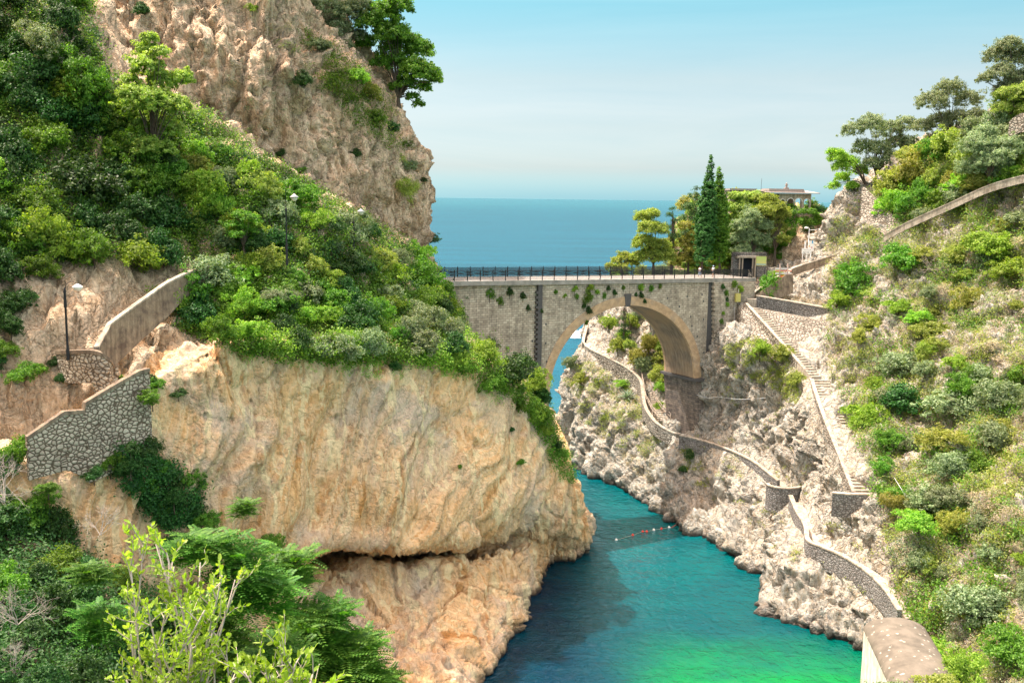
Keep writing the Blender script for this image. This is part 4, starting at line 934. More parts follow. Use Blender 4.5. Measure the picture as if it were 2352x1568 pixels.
def shaped_tree(name, label, cat, base, lobes, lm, dens=1.0, ln=.30, wd=.14, parts=('crown', 'trunk'), r0=.22, seed=0, cl=.42, ntips=18, depth=.7, squash=.8, bark='bark', trunk_h=None, jit=.6):
    """tree whose crown masses were read off the photograph: lobes (x, y, radius) on the sketch grid, around base (x, y, Y)"""
    rng = np.random.default_rng(seed); B = at(*base); Y = base[2]; k = Y/FPX/SC; L_ = []
    spread = max(abs(l[0]-base[0]) for l in lobes)*k
    for (x, y, r) in lobes:
        c = at(x, y, Y+rng.uniform(-1, 1)*depth*min(spread, 3.5))-B; R = r*k; L_.append((*c, R, R*1.1, R*squash))
    vol = sum(l[3]**2 for l in L_); nc = int(vol*26*dens*1.9/(cl*cl*5.5)) ; nc = max(40, min(nc, 1500))
    P, O, CC = clumps(L_, nc, 36, cl, .5, rng=rng); V, F = leaves(P, O, ln, wd, jit, rng=rng)
    root = empty(name, B, 0, label, cat)
    link(parts[0], mesh_np(name+'_crown', V, F, 4, False, [M[lm]]), root)
    th = trunk_h if trunk_h is not None else max(.3, min(l[2] for l in L_)*.6)
    order = sorted(L_, key=lambda l: -l[3])[:ntips]; tips = [np.array(l[:3]) for l in order]+[CC[i] for i in rng.choice(len(CC), ntips)]
    m = branches((0, 0, th), tips, r0*.55, r0*.08, rng=rng); m.tube([(0, 0, -1), (.05, 0, th*.5), (0, 0, th+.05)], [r0*1.3, r0, r0*.8], 8)
    m.build(parts[1], M[bark], root); return root
# ------------------------------------------------------------ vegetation: fill regions
def overlap_free(pts, x, y, r):
    return all((x-a)**2+(y-b)**2 > ((r+c)*.40)**2 for a, b, c in pts)
def fill(poly, n, rr, kinds, label, group, seed, only=None, tries=4000, holes=(), hz=(1.0, 1.4), cat='bush', skip=()):
    r = np.random.default_rng(seed); pts = []
    xs = [p[0] for p in poly]; ys_ = [p[1] for p in poly]
    for _ in range(tries):
        if len(pts) >= n: break
        x, y = r.uniform(min(xs), max(xs)), r.uniform(min(ys_), max(ys_)); q = r.uniform(*rr)
        a = np.array([x]), np.array([y])
        if not inpoly(*a, poly)[0] or any(inpoly(*a, h)[0] for h in holes) or not overlap_free(pts, x, y, q): continue
        pts.append((x, y, q))
    pts.sort(key=lambda p: p[1])
    for x, y, q in pts:
        k = kinds[int(r.integers(len(kinds)))]
        k = k+str(int(r.integers(2))) if k+'0' in PROTO and k != 'bare' else k
        w = WORD.get(k.rstrip('01'), 'green')
        plant(k, x, y, q, place_label(x, y, q, w), cat, group.replace('*', w), only, hz=r.uniform(*hz), skip=skip)
LM = [(670,452,'the nearest street lamp'),(825,487,'the middle street lamp'),(862,520,'the farthest street lamp'),(352,230,'the tall sunlit tree'),(150,100,'the tall bare tree'),(95,70,'the corner tree'),(440,630,'the top of the ramp parapet'),(300,720,'the middle of the ramp parapet'),
 (156,740,'the black lamp post'),(195,850,'the curved stone wall'),(1030,640,'the left end of the bridge'),(1240,760,'the left pilaster of the bridge'),(1445,685,'the keystone'),(1632,700,'the right pilaster'),(1320,760,'the left shoulder of the arch'),(1180,665,'the left end of the bridge cornice'),(1570,720,'the right shoulder of the arch'),(560,540,'the pale crowned young tree'),(640,665,'the small whitish tree'),(965,545,'the foot of the grey cliff'),(490,210,'the hole in the grey cliff'),
 (1255,900,'the left foot of the arch'),(330,870,'the top of the stair wall'),(100,1000,'the low end of the stair wall'),(860,1270,'the cave'),(905,840,'the hanging cushion bush'),(1310,1080,'the nose of the warm cliff'),(430,1330,'the bright foreground shrub'),(60,1370,'the pale dead branches'),
 (2010,330,'the shoulder olive tree'),(2180,265,'the large skyline olive'),(2325,150,'the corner olive tree'),(2270,370,'the full pale olive'),(2050,495,'the triangular stair wall'),(2185,465,'the middle of the long parapet'),(2300,415,'the right end of the long parapet'),(1945,640,'the big bush by the ramp'),
 (1903,715,'the end of the retaining wall'),(1862,866,'the top of the long steps'),(1976,1135,'the foot of the long steps'),(1925,1000,'the middle of the long steps'),(2060,910,'the dark round bush'),(2270,560,'the large bright bush'),(2062,1408,'the low end of the path'),(1990,1330,'the bend of the low path'),(1984,1450,'the vaulted building'),
 (1428,740,'the thin conifer'),(1470,850,'the pole railing'),(1530,880,'the ledge of the pier'),(1634,480,'the tall cypress'),(1500,540,'the seaside pine'),(1825,460,'the villa arcade'),(1747,597,'the yellow board'),(1720,600,'the dark doorway'),(1850,575,'the white direction sign'),(1730,540,'the silvery olive')]
USED = set()
def place_label(x, y, q, w, noun='bush'):
    size = 'small' if q < 30 else ('medium' if q < 46 else 'large')
    for lx, ly, nm in sorted(LM, key=lambda l: (l[0]-x)**2+(l[1]-y)**2):
        dx, dy = x-lx, y-ly; d = math.hypot(dx, dy); a_ = math.degrees(math.atan2(-dy, dx)) % 360
        dr = ('right of', 'above and right of', 'above', 'above and left of', 'left of', 'below and left of', 'below', 'below and right of')[int(((a_+22.5) % 360)//45)]
        ds_ = 'just ' if d < 60 else ('' if d < 130 else 'well ')
        if d < 28: dr, ds_ = 'around', ''
        l = f'{size} {w} {noun} {ds_}{dr} {nm}'
        if l not in USED and len(l.split()) <= 16: USED.add(l); return l
    return f'{size} {w} {noun}'
WORD = {'green': 'mid green', 'bright': 'bright green', 'dark': 'dark green', 'lime': 'lime green', 'olive': 'grey green', 'yellow': 'yellowish', 'rust': 'rust pink', 'scrub': 'dry straw coloured', 'bare': 'leafless grey'}
LEFT = ('slope', 'cliff_wall', 'cliff_overhang'); gully = [(95,640),(240,590),(420,590),(480,610),(420,720),(400,780),(560,830),(430,900),(350,900),(340,1100),(60,1100),(80,900),(60,760)]
upper_l = [(-30,-20),(200,-20),(240,150),(340,225),(480,255),(580,345),(720,425),(830,490),(890,530),(965,575),(1000,610),(1040,660),(1100,690),(1130,740),(1060,760),(930,740),(750,720),(600,690),(480,610),(420,590),(240,590),(95,600),(-30,600)]
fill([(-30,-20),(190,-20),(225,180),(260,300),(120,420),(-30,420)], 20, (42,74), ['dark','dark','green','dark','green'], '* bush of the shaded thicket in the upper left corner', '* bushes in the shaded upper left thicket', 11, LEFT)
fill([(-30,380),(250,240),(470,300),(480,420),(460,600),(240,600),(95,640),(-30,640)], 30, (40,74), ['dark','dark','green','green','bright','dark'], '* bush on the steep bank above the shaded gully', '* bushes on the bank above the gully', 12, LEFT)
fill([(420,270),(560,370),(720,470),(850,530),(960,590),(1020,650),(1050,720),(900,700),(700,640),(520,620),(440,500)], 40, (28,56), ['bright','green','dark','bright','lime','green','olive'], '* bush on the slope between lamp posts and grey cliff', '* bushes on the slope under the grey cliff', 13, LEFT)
fill([(350,700),(480,610),(700,640),(1000,680),(1110,690),(1150,760),(1230,800),(1245,900),(1200,930),(1100,860),(1000,810),(760,800),(640,780),(500,770),(420,740)], 48, (32,60), ['bright','green','dark','green','olive','dark','bright'], '* bush crowning the warm overhanging cliff', '* bushes along the top of the overhanging cliff', 14, LEFT)
fill([(1150,860),(1240,900),(1290,1000),(1310,1060),(1285,1060),(1230,970),(1170,920)], 9, (20,32), ['green','dark','bright'], '* bush tumbling down the nose of the warm cliff', '* bushes on the nose of the warm cliff', 15, LEFT)
fill([(-30,640),(60,640),(70,760),(60,860),(20,900),(-30,900)], 6, (34,52), ['dark','green'], '* bush at the left edge beside the black lamp post', '* bushes at the left edge beside the lamp post', 16, LEFT)
fill([(60,815),(110,815),(240,860),(240,900),(120,880)], 6, (14,22), ['dark','green'], '* bush rooted below the curved stone wall', '* bushes below the curved stone wall', 17, LEFT)
fill([(265,840),(330,840),(360,900),(340,950),(270,880)], 4, (16,24), ['dark','green'], '* bush between the curved wall and the stair wall', '* bushes beside the stair wall', 18, LEFT)
cover('cliff_foot_growth', [[(200,180),(340,215),(480,250),(580,335),(720,420),(840,490),(960,570),(1010,640),(900,640),(600,480),(330,320)]], 5000, 'lf_green', 'tangled green growth climbing the foot of the grey cliff', LEFT, cl=(.8, 16), seed=28, thresh=-.35, ln=.28, wd=.14)
cover('edge_growth', [[(690,60),(760,90),(860,170),(935,310),(915,340),(840,300),(760,220),(700,150)]], 1600, 'lf_green', 'green growth hanging along the upper edge of the grey cliff', ('cliff_wall',), cl=(.8, 16), seed=29, thresh=-.12, ns=.02, hang=.8, ln=.28, wd=.12)
# upper cliff tufts
for i, (x, y, r, k, l) in enumerate([(700,180,34,'dark0','dark shrub growing from a crack in the middle of the grey cliff'),(735,100,30,'olive0','grey green shrub on the upper edge of the grey cliff'),
 (770,185,36,'green0','green shrub hanging under the skyline tree'),(820,175,34,'bright1','bright green shrub on the sunlit cliff edge below the skyline tree'),(850,215,34,'lime0','yellow green shrub at the very edge of the cliff under the tree'),
 (865,270,30,'green1','green shrub just below the root of the skyline tree'),(900,290,22,'dark1','dark shrub under the leaning trunk'),(935,330,16,'green0','small shrub on the cliff edge above its lowest bulge'),(940,380,18,'olive1','greyish tuft on the cliff edge against the sky'),
 (820,350,18,'dark0','dark tuft in the ledge of the lower grey cliff'),(690,390,14,'green1','green tuft below the grey ledge'),(650,60,30,'scrub0','dry shrub on the high cliff at the top edge'),(580,20,16,'bright0','bright tuft at the top edge of the grey cliff'),
 (985,545,24,'dark1','dark bush on the rock step above the bridge end'),(975,412,10,'dark0','little dark bush sticking out of the cliff edge'),(575,370,18,'dark0','dark round bush at the foot of the grey cliff'),(645,350,18,'dark1','dark ivy covered stump at the foot of the grey cliff'),
 (330,20,26,'dark0','dark shrub hanging at the top edge left of the rock')]):
    plant(k, x, y, r, l, 'bush', only=LEFT)
plant('tree0', 560, 540, 60, 'young tree with pale sunlit crown left of the first lamp post', 'tree', only=LEFT, hz=.55, dy=.8, rz=1)
plant('tall0', 150, 200, 42, 'small bright tree inside the dark thicket', 'tree', only=LEFT, hz=.6, dy=1.2, rz=2)
plant('oliv_u', 95, 90, 80, 'broad sunlit tree crown in the upper left corner', 'tree', only=LEFT, hz=.9, dy=1.0, rz=2)
plant('oliv_t', 640, 665, 46, 'small tree with whitish foliage above the ramp', 'tree', only=LEFT, dy=.9, rz=2, hz=.8)
# skyline tree
# bare trees
for x, y, r, l in ((170,110,70,'tall leafless grey tree in front of the dark thicket'),(255,200,40,'leafless thin shrub below the bare tree'),(560,240,24,'bare shrub against the grey rock'),(720,500,26,'bare twiggy shrub beside the second lamp post'),(290,370,34,'bare grey shrub beside the tall tree'),(750,530,30,'pale dead twigs beside the lamp posts')):
    plant('bare', x, y, r, l, 'dead shrub', only=LEFT)
# warm cliff tufts
for x, y, r, k, l in ((905,838,20,'dark0','dark hanging cushion bush on the lip of the warm cliff'),(770,950,18,'scrub0','dry tuft in the middle of the warm cliff face'),(740,800,22,'green0','green bush drooping over the warm cliff'),(640,690+100,20,'green1','bush drooping over the left part of the warm cliff'),
 (1055,1070,8,'green0','tiny green tuft on the grey striped rock'),(1195,1060,12,'green1','green tuft in the crack of the warm cliff'),(1175,985,10,'dark0','dark tuft in the upper crack of the warm cliff'),(360,880,26,'green0','green bush at the end of the stair wall'),(410,900,20,'dark1','dark tuft beside the end of the stair wall'),(265,1010,30,'dark0','dark ivy bush below the stair wall')):
    plant(k, x, y, r, l, 'bush', only=('cliff_overhang',))
fill([(240,1010),(300,1020),(400,1040),(460,1100),(440,1180),(360,1180),(300,1110),(250,1060)], 10, (26,40), ['dark','green','dark'], '* bush of the ivy patch on the left of the warm cliff', '* bushes on the left of the warm cliff', 19, ('cliff_overhang',))
LW = ('cliff_overhang',)
cover('ivy', [upper_l, [(350,700),(480,610),(760,640),(1100,690),(1240,880),(1290,1040),(1230,960),(1100,870),(1000,830),(760,830),(560,810),(420,760)]], 15000, 'lf_green', 'green ivy and undergrowth matted between the bushes on the left slope', LEFT, cl=(.7, 16), seed=21, thresh=-.5, holes=[gully], ln=.26, wd=.14)
cover('bright_creeper', [upper_l, [(420,720),(700,680),(1100,700),(1230,860),(1200,920),(1090,860),(900,820),(600,800)]], 9000, 'lf_bright', 'sunlit bright green creepers over the bushes of the left slope', LEFT, cl=(.8, 14), seed=27, thresh=.02, holes=[gully], ln=.26, wd=.13)
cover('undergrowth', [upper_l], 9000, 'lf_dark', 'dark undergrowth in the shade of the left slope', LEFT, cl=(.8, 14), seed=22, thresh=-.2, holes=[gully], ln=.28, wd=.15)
cover('hanging_grass', [[(560,800),(760,800),(1000,810),(1100,850),(1180,900),(1240,980),(1225,1000),(1170,940),(1090,880),(1000,845),(900,860),(760,840),(560,820)]], 900, 'lf_bright', 'long grass hanging over the lip of the warm cliff', LEFT, cl=(.35, 14), seed=23, thresh=-.1, hang=1.2, ln=.5, wd=.05)
cover('cliff_tufts', [[(480,80),(760,120),(930,300),(960,540),(820,510),(640,380),(500,260)]], 1100, 'lf_olive', 'small grey green tufts dotted over the grey cliff', ('cliff_wall',), cl=(.45, 16), seed=24, thresh=.22, ns=.03, ln=.22, wd=.07)
cover('cliff_grass', [[(600,60),(880,190),(935,310),(900,330),(760,200),(700,160)],[(920,350),(965,420),(950,480),(915,420)]], 1100, 'lf_lime', 'sunlit grass on the edge of the grey cliff', ('cliff_wall',), cl=(.5, 16), seed=25, thresh=.02, ns=.03, ln=.3, wd=.06)
cover('cliff_ivy', [[(1200,930),(1260,960),(1310,1050),(1320,1100),(1290,1110),(1240,1010)]], 900, 'lf_green', 'green growth on the nose of the warm cliff', ('cliff_overhang', 'slope'), cl=(.5, 16), seed=26, thresh=-.3, ln=.24, wd=.1)
# ------------------------------------------------------------ right side
R = ('cliff_sunlit',)
walls_h = [[(1690,620),(1830,620),(1910,700),(1900,840),(1850,860),(1690,770)],[(1848,850),(1900,850),(2000,1140),(1940,1140)],[(1970,420),(2090,480),(2040,545),(1970,500)]]
hill = [(1905,520),(1985,440),(2060,400),(2130,350),(2200,320),(2300,290),(2400,260),(2400,1600),(2150,1600),(2080,1400),(2010,1120),(1960,960),(1905,860),(1900,720),(1900,600)]
fill([(1985,440),(2060,390),(2130,345),(2200,310),(2290,280),(2400,250),(2400,400),(2270,430),(2180,470),(2090,500),(2040,470)], 30, (28,54), ['lime','yellow','olive','green','lime','bright'], '* bush of the thicket between the upper stair and the skyline', '* bushes in the upper right thicket', 31, R)
fill([(2090,560),(2400,440),(2400,900),(2100,900),(2040,760),(2000,640)], 26, (24,46), ['bright','olive','scrub','lime','scrub','yellow','green'], '* bush on the dry slope under the long parapet', '* bushes on the dry slope under the parapet', 32, R, hz=(.8, 1.2))
fill([(2000,700),(2400,800),(2400,1230),(2080,1230),(2000,1040),(1960,900)], 30, (30,60), ['olive','green','olive','scrub','bright','yellow'], '* bush on the sunlit slope right of the long steps', '* bushes on the slope right of the steps', 33, R, hz=(.8, 1.2))
fill([(2050,1120),(2400,1200),(2400,1400),(2180,1300),(2080,1330)], 14, (28,50), ['olive','scrub','yellow','bright','olive'], '* bush above the winding lower path', '* bushes above the winding path', 34, R, hz=(.8, 1.2))
for x, y, r, k, l in ((1945,640,58,'green0','large dark green bush right of the ramp wall'),(1920,690,34,'bright0','bright bush at the end of the retaining wall'),(2065,590,52,'green1','big rounded bush right of the dark bush'),(2000,680,34,'lime1','lime bush between two larger bushes'),
 (1975,770,28,'yellow0','yellow green bush under the lime bush'),(2270,560,60,'bright1','large bright bush near the right edge under the parapet'),(2330,620,44,'bright0','bright bush touching the right edge'),(2160,660,40,'scrub0','large dry bush in the middle of the right slope'),
 (2060,910,62,'dark0','dark round bush right of the long steps'),(2050,1010,40,'green0','green bush under the dark round bush'),(2200,920,70,'olive0','broad grey green bush in the middle of the right slope'),(2270,1000,60,'olive1','grey green bush beside the right edge'),
 (2150,1130,66,'olive0','tall grey green bush above the low path'),(2110,1200,50,'bright0','bright bush above the path steps'),(2130,1290,34,'lime0','lime bush above the path steps'),(2310,1180,60,'scrub1','dry bush on the rocks at the right edge'),
 (2240,1390,80,'olive1','large sprawling bush in the lower right corner'),(2310,1480,80,'green1','dark leafed bush at the lower right corner'),(2170,1500,60,'bright1','bright bush beside the vaulted roof'),
 (1800,815,40,'lime1','yellow green bush on top of the rock nose'),(1745,800,30,'bright0','bright bush on the rock nose below the rubble wall'),(1830,870,24,'lime0','low lime bush beside the upper steps'),
 (1760,655,38,'green0','dark ivy bush on the bridge end beside the ramp'),(1785,630,22,'bright1','leafy plants on the ramp parapet'),(1660,590,26,'rust0','rust pink flowering bush at the end of the bridge'),(2240,1010,30,'rust1','orange brown bush on the right slope'),(1700,578,30,'bright1','bright climber above the dark doorway'),(1735,575,24,'green0','green climber hanging over the doorway wall')):
    P_near = 8 if k in ('olive1','green1') and y > 1380 else 0
    plant(k, x, y, r, l, 'bush', only=R+('crag', 'headland'), skip=())
shaped_tree('broadleaf_tree', 'large spreading tree on the skyline at the edge of the grey cliff', 'tree', (915, 262, 139), [(880,40,40),(912,14,34),(850,58,30),(842,98,22),(900,85,40),(935,105,36),(962,118,32),(985,172,26),(958,168,38),(915,150,32),(890,125,24),(1002,186,13),(932,195,26),(948,226,16),(962,240,11),(868,142,16),(905,200,13),(975,200,16)], 'lf_green', 1.25, .34, .18, seed=211, r0=.3, cl=.5, trunk_h=2.2)
shaped_tree('olive_tree', 'grey green tree touching the top edge left of the skyline tree', 'tree', (800, 170, 137), [(800,35,38),(745,25,40),(772,75,36),(822,85,22),(700,50,34),(748,115,24),(680,15,34),(828,15,26),(790,110,22),(720,90,22)], 'lf_olive', .85, .28, .1, seed=212, r0=.25)
shaped_tree('broadleaf_tree', 'tall sunlit yellow green tree standing before the grey cliff on the left', 'tree', (352, 400, 100), [(345,92,18),(335,118,24),(368,122,20),(338,160,36),(300,192,24),(374,190,32),(420,180,24),(310,230,40),(360,240,46),(412,245,26),(330,290,42),(385,300,34),(335,340,32),(375,345,26)], 'lf_lime', 1.3, .26, .14, seed=213, cl=.36, r0=.25)
shaped_tree('pine_tree', 'pine leaning out from the right skyline toward the villa', 'pine tree', (1990, 432, 164), [(1925,362,20),(1950,375,22),(1910,348,9),(1935,408,16),(1958,428,14),(1916,428,12),(1975,392,18),(1930,385,18)], 'lf_bright', 1.1, .3, .1, seed=214, jit=1)
for x_, y_, Y_, lb_, lobes_, lm_, sd_ in (
 (2010,430,165,'olive tree on the shoulder directly above the upper stair',[(1960,302,26),(2000,290,32),(2040,305,34),(1985,342,28),(2080,290,28),(2062,332,28),(2020,345,28),(2000,380,24),(2050,370,28),(2090,330,22)],'lf_olive',221),
 (2180,350,158,'large olive tree at the middle of the right skyline',[(2140,240,36),(2180,212,36),(2222,235,30),(2160,285,34),(2122,292,24),(2240,270,24),(2200,280,34),(2150,325,28),(2210,320,28)],'lf_olive',222),
 (2318,280,149,'tall dark grey olive tree cut by the upper right corner',[(2290,132,30),(2320,108,28),(2350,140,34),(2300,172,30),(2345,190,34),(2262,182,16),(2310,210,28),(2360,230,30)],'lf_olive',223),
 (2330,300,146,'yellow green broadleaf tree at the right edge below the corner olive',[(2310,222,26),(2342,218,28),(2300,250,22),(2360,255,28),(2330,275,20)],'lf_lime',224),
 (2270,425,141,'full pale olive tree above the long parapet near the right edge',[(2240,340,36),(2280,368,42),(2232,388,32),(2312,342,36),(2300,395,30),(2260,310,28)],'lf_olive',225),
 (2120,440,157,'dark yellow green tree in the thicket right of the upper stair',[(2090,360,28),(2120,350,30),(2110,390,34),(2140,400,30),(2080,400,26)],'lf_yellow',226)):
    shaped_tree('olive_tree' if 'olive' in lm_ else 'broadleaf_tree', lb_, 'olive tree' if 'olive' in lm_ else 'tree', (x_, y_, Y_), lobes_, lm_, 1.2, .26, .10, seed=sd_)
for x, y, r, l in ((2290,430,30,'bare grey shrub beside the long parapet'),(2240,400,24,'leafless shrub above the long parapet'),(2150,600,50,'leafless grey thicket on the right slope'),(2200,730,40,'bare twigs on the dry slope')):
    plant('bare', x, y, r, l, 'dead shrub', only=R)
cover('maquis', [hill], 9000, 'lf_green', 'dense green maquis in patches on the sunlit slope', R, cl=(1.0, 22), seed=47, thresh=.10, ns=.011, holes=walls_h, ln=.28, wd=.14)
cover('pale_maquis', [hill], 9000, 'lf_lime', 'pale yellow green maquis in patches on the sunlit slope', R, cl=(.9, 20), seed=48, thresh=.10, ns=.012, holes=walls_h, ln=.26, wd=.11)
cover('dry_scrub', [hill], 15000, 'lf_dry', 'dry straw coloured scrub spread over the sunlit slope', R, cl=(.5, 12), seed=41, thresh=-.12, holes=walls_h, ln=.26, wd=.06)
cover('green_scrub', [hill], 16000, 'lf_lime', 'low green scrub spread over the sunlit slope', R, cl=(.5, 14), seed=42, thresh=-.02, holes=walls_h, ln=.22, wd=.10)
cover('grey_scrub', [hill], 14000, 'lf_olive', 'low grey green scrub spread over the sunlit slope', R, cl=(.5, 14), seed=43, thresh=-.02, holes=walls_h, ln=.22, wd=.09)
lowrock = [(1650,790),(1700,780),(1850,880),(1900,1100),(1990,1150),(2060,1400),(1850,1300),(1760,1200),(1640,1100),(1560,1010),(1650,960)]
cover('rock_plants', [lowrock, [(1560,1010),(1700,1080),(1850,1280),(1800,1300),(1700,1180),(1580,1100)]], 2600, 'lf_lime', 'yellow green plants growing on the rocks between the paths', R, cl=(.35, 14), seed=44, thresh=.16, ns=.025, holes=walls_h, ln=.2, wd=.08)
cover('terrace_grass', [[(1780,672),(1900,690),(1905,712),(1750,682)]], 500, 'lf_dry', 'dry grass on the terrace behind the retaining wall', R, cl=(.3, 14), seed=45, thresh=-1, ln=.35, wd=.04)
cover('shoulder_thicket', [[(1990,450),(2060,400),(2130,350),(2200,320),(2300,290),(2400,260),(2400,400),(2270,440),(2180,475),(2090,510)]], 4000, 'lf_lime', 'tangled thicket filling the shoulder under the skyline trees', R, cl=(1.0, 22), seed=49, thresh=-.3, ln=.28, wd=.12)
cover('nose_plants', [[(1665,790),(1740,770),(1850,870),(1830,930),(1760,880),(1680,860)]], 1500, 'lf_lime', 'yellow green plants covering the top of the rock nose', R, cl=(.4, 14), seed=46, thresh=-.2, ln=.24, wd=.08)
# ------------------------------------------------------------ headland and crag
Hd = ('headland',)
cover('headland_grass', [[(1290,850),(1350,820),(1470,900),(1530,1000),(1480,1060),(1330,960)]], 3000, 'lf_lime', 'yellow green grass and herbs on the headland below the path', Hd, cl=(.4, 12), seed=51, thresh=.0, ns=.03, ln=.24, wd=.08)
cover('headland_herbs', [[(1290,850),(1350,820),(1470,900),(1530,1000),(1600,1120),(1480,1100),(1330,960)]], 2400, 'lf_dry', 'dry herbs on the headland rocks', Hd, cl=(.4, 12), seed=52, thresh=.0, ns=.03, ln=.24, wd=.06)
fill([(1370,720),(1420,705),(1530,720),(1540,830),(1530,930),(1500,880),(1470,830),(1380,780)], 16, (18,30), ['lime','green','bright','yellow','olive'], '* bush behind the pole railing seen through the arch', '* bushes seen through the arch', 53, Hd)
for x, y, r, k, l in ((1335,870,26,'lime0','lime pine scrub overhanging the headland rock'),(1310,832,24,'olive1','feathery grey green tamarisk against the sea'),(1430,880,16,'bright0','bright bush below the headland wall'),(1515,930,18,'bright1','yellow green creeper beside the bridge pier'),(1585,1040,22,'dark0','dark green bush on the shaded rock below the pier'),(1570,1075,16,'dark1','dark tuft lower on the shaded rock')):
    plant(k, x, y, r, l, 'bush', only=('headland', 'cliff_sunlit'))
plant('conif', 1428, 735, 44, 'thin dark conifer standing behind the arch', 'conifer tree', P=at(1431, 800, 172), hz=.8)
# agave
ab = MB()
for k in range(34):
    w = k*2.4; e = .25+.9*(k/34); d = np.array([math.cos(w)*math.cos(e), math.sin(w)*math.cos(e), math.sin(e)]); sd2 = np.cross(d, (0, 0, 1)); sd2 /= np.linalg.norm(sd2)+1e-9; pts = [d*1.5*u+np.array([0, 0, -.5*u*u*math.cos(e)]) for u in (0, .3, .65, 1)]; ww = [.07, .1, .07, .004]
    vs_ = [q for p, a in zip(pts, ww) for q in (p-sd2*a, p+np.array([0, 0, -.05]), p+sd2*a)]
    ab.add(vs_, [f for i in range(3) for f in ((i*3, i*3+1, i*3+4, i*3+3), (i*3+1, i*3+2, i*3+5, i*3+4))])
h = hit(1440, 912, Hd); o = ab.build('agave', M['lf_agave']); o.location = h[0]; o.scale = (1.3,)*3; tag(o, 'spiky blue green agave on the headland rock', 'agave')
C = ('crag', 'headland')
def cone(x0, y0, x1, y1, w, n=13):
    return [(x0+(x1-x0)*u, y0+(y1-y0)*u, w*min(1, .16+u*1.5)*(1 if u < .8 else 1-(u-.8)*1.2)) for u in np.linspace(0, 1, n)]
shaped_tree('cypress_tree', 'tallest dark green cypress, a spire beyond the right end of the bridge', 'cypress', (1612, 622, 160), cone(1634, 362, 1614, 600, 23, 17), 'lf_cypress', 1.6, .2, .14, seed=201, cl=.28, depth=.08, squash=1.9, r0=.18)
shaped_tree('cypress_tree', 'shorter ivy covered cypress just right of the tall spire', 'cypress', (1652, 618, 162), cone(1652, 388, 1650, 590, 22, 14), 'lf_green', 1.3, .2, .14, seed=202, cl=.3, depth=.08, squash=1.7, r0=.18)
shaped_tree('pine_tree', 'yellow green pine in front of the open sea beyond the railing', 'pine tree', (1500, 625, 166), [(1478,500,20),(1500,492,16),(1490,525,24),(1515,530,20),(1480,560,26),(1515,570,28),(1495,590,30),(1530,590,20),(1465,590,16)], 'lf_lime', 1.2, .3, .1, seed=203, jit=1)
shaped_tree('pine_tree', 'low yellow green pine just left of the tall seaside pine', 'pine tree', (1430, 640, 168), [(1415,600,14),(1435,592,16),(1450,605,18),(1425,618,16),(1400,612,10)], 'lf_lime', 1, .3, .1, seed=204, jit=1)
shaped_tree('conifer_tree', 'sparse dark conifer against the sea left of the cypresses', 'conifer tree', (1542, 622, 172), [(1545,480,6),(1538,495,9),(1550,510,11),(1535,525,12),(1548,545,14),(1538,565,13),(1550,580,12)], 'lf_dark', .7, .22, .08, seed=205, cl=.5, trunk_h=9, ntips=12)
shaped_tree('conifer_tree', 'brown green conifer rising behind the cypresses', 'conifer tree', (1598, 610, 176), [(1600,435,8),(1592,450,12),(1606,462,14),(1580,475,14),(1600,490,18),(1575,505,16),(1600,520,18),(1582,540,18)], 'lf_cypress', .8, .24, .09, seed=206, cl=.5, trunk_h=8, ntips=12)
shaped_tree('olive_tree', 'pale silvery olive tree below the villa', 'olive tree', (1730, 608, 167), [(1700,520,22),(1725,500,26),(1750,520,24),(1715,545,28),(1745,555,26),(1690,550,18),(1735,580,18),(1705,575,20)], 'lf_olive', 1.2, .26, .09, seed=207)
shaped_tree('pine_tree', 'bright yellow green pine partly hiding the villa', 'pine tree', (1778, 610, 169), [(1740,455,16),(1765,460,18),(1755,485,22),(1785,475,18),(1775,505,24),(1800,490,15),(1765,530,22),(1790,525,18),(1800,550,14)], 'lf_lime', 1.2, .3, .1, seed=208, jit=1)
shaped_tree('broadleaf_tree', 'loose grey green tree at the left foot of the crag', 'tree', (1580, 618, 172), [(1575,520,16),(1590,545,18),(1572,560,20),(1590,580,20),(1570,595,16)], 'lf_yellow', .9, .28, .12, seed=209)
fill([(1560,470),(1640,440),(1780,445),(1790,480),(1700,560),(1560,600),(1545,560)], 16, (20,34), ['green','lime','olive','bright','yellow'], '* bush on the crag below the villa wall', '* bushes on the crag below the villa', 54, C)
fill([(1400,600),(1560,600),(1700,590),(1700,630),(1400,640)], 14, (16,28), ['lime','bright','green','olive'], '* bush along the far side of the bridge road', '* bushes along the far side of the bridge', 55, C)
fill([(1790,480),(1880,480),(1895,510),(1850,530),(1800,560)], 8, (12,20), ['dark','green','green'], '* ivy bush hanging from the villa terrace', '* ivy bushes under the villa terrace', 56, C)
cover('crag_ivy', [[(1540,450),(1700,430),(1880,480),(1890,510),(1830,520),(1780,600),(1690,610),(1540,610)]], 3500, 'lf_green', 'ivy spreading over the crag under the villa', ('crag',), cl=(.5, 14), seed=57, thresh=-.15, ns=.03, ln=.26, wd=.14)
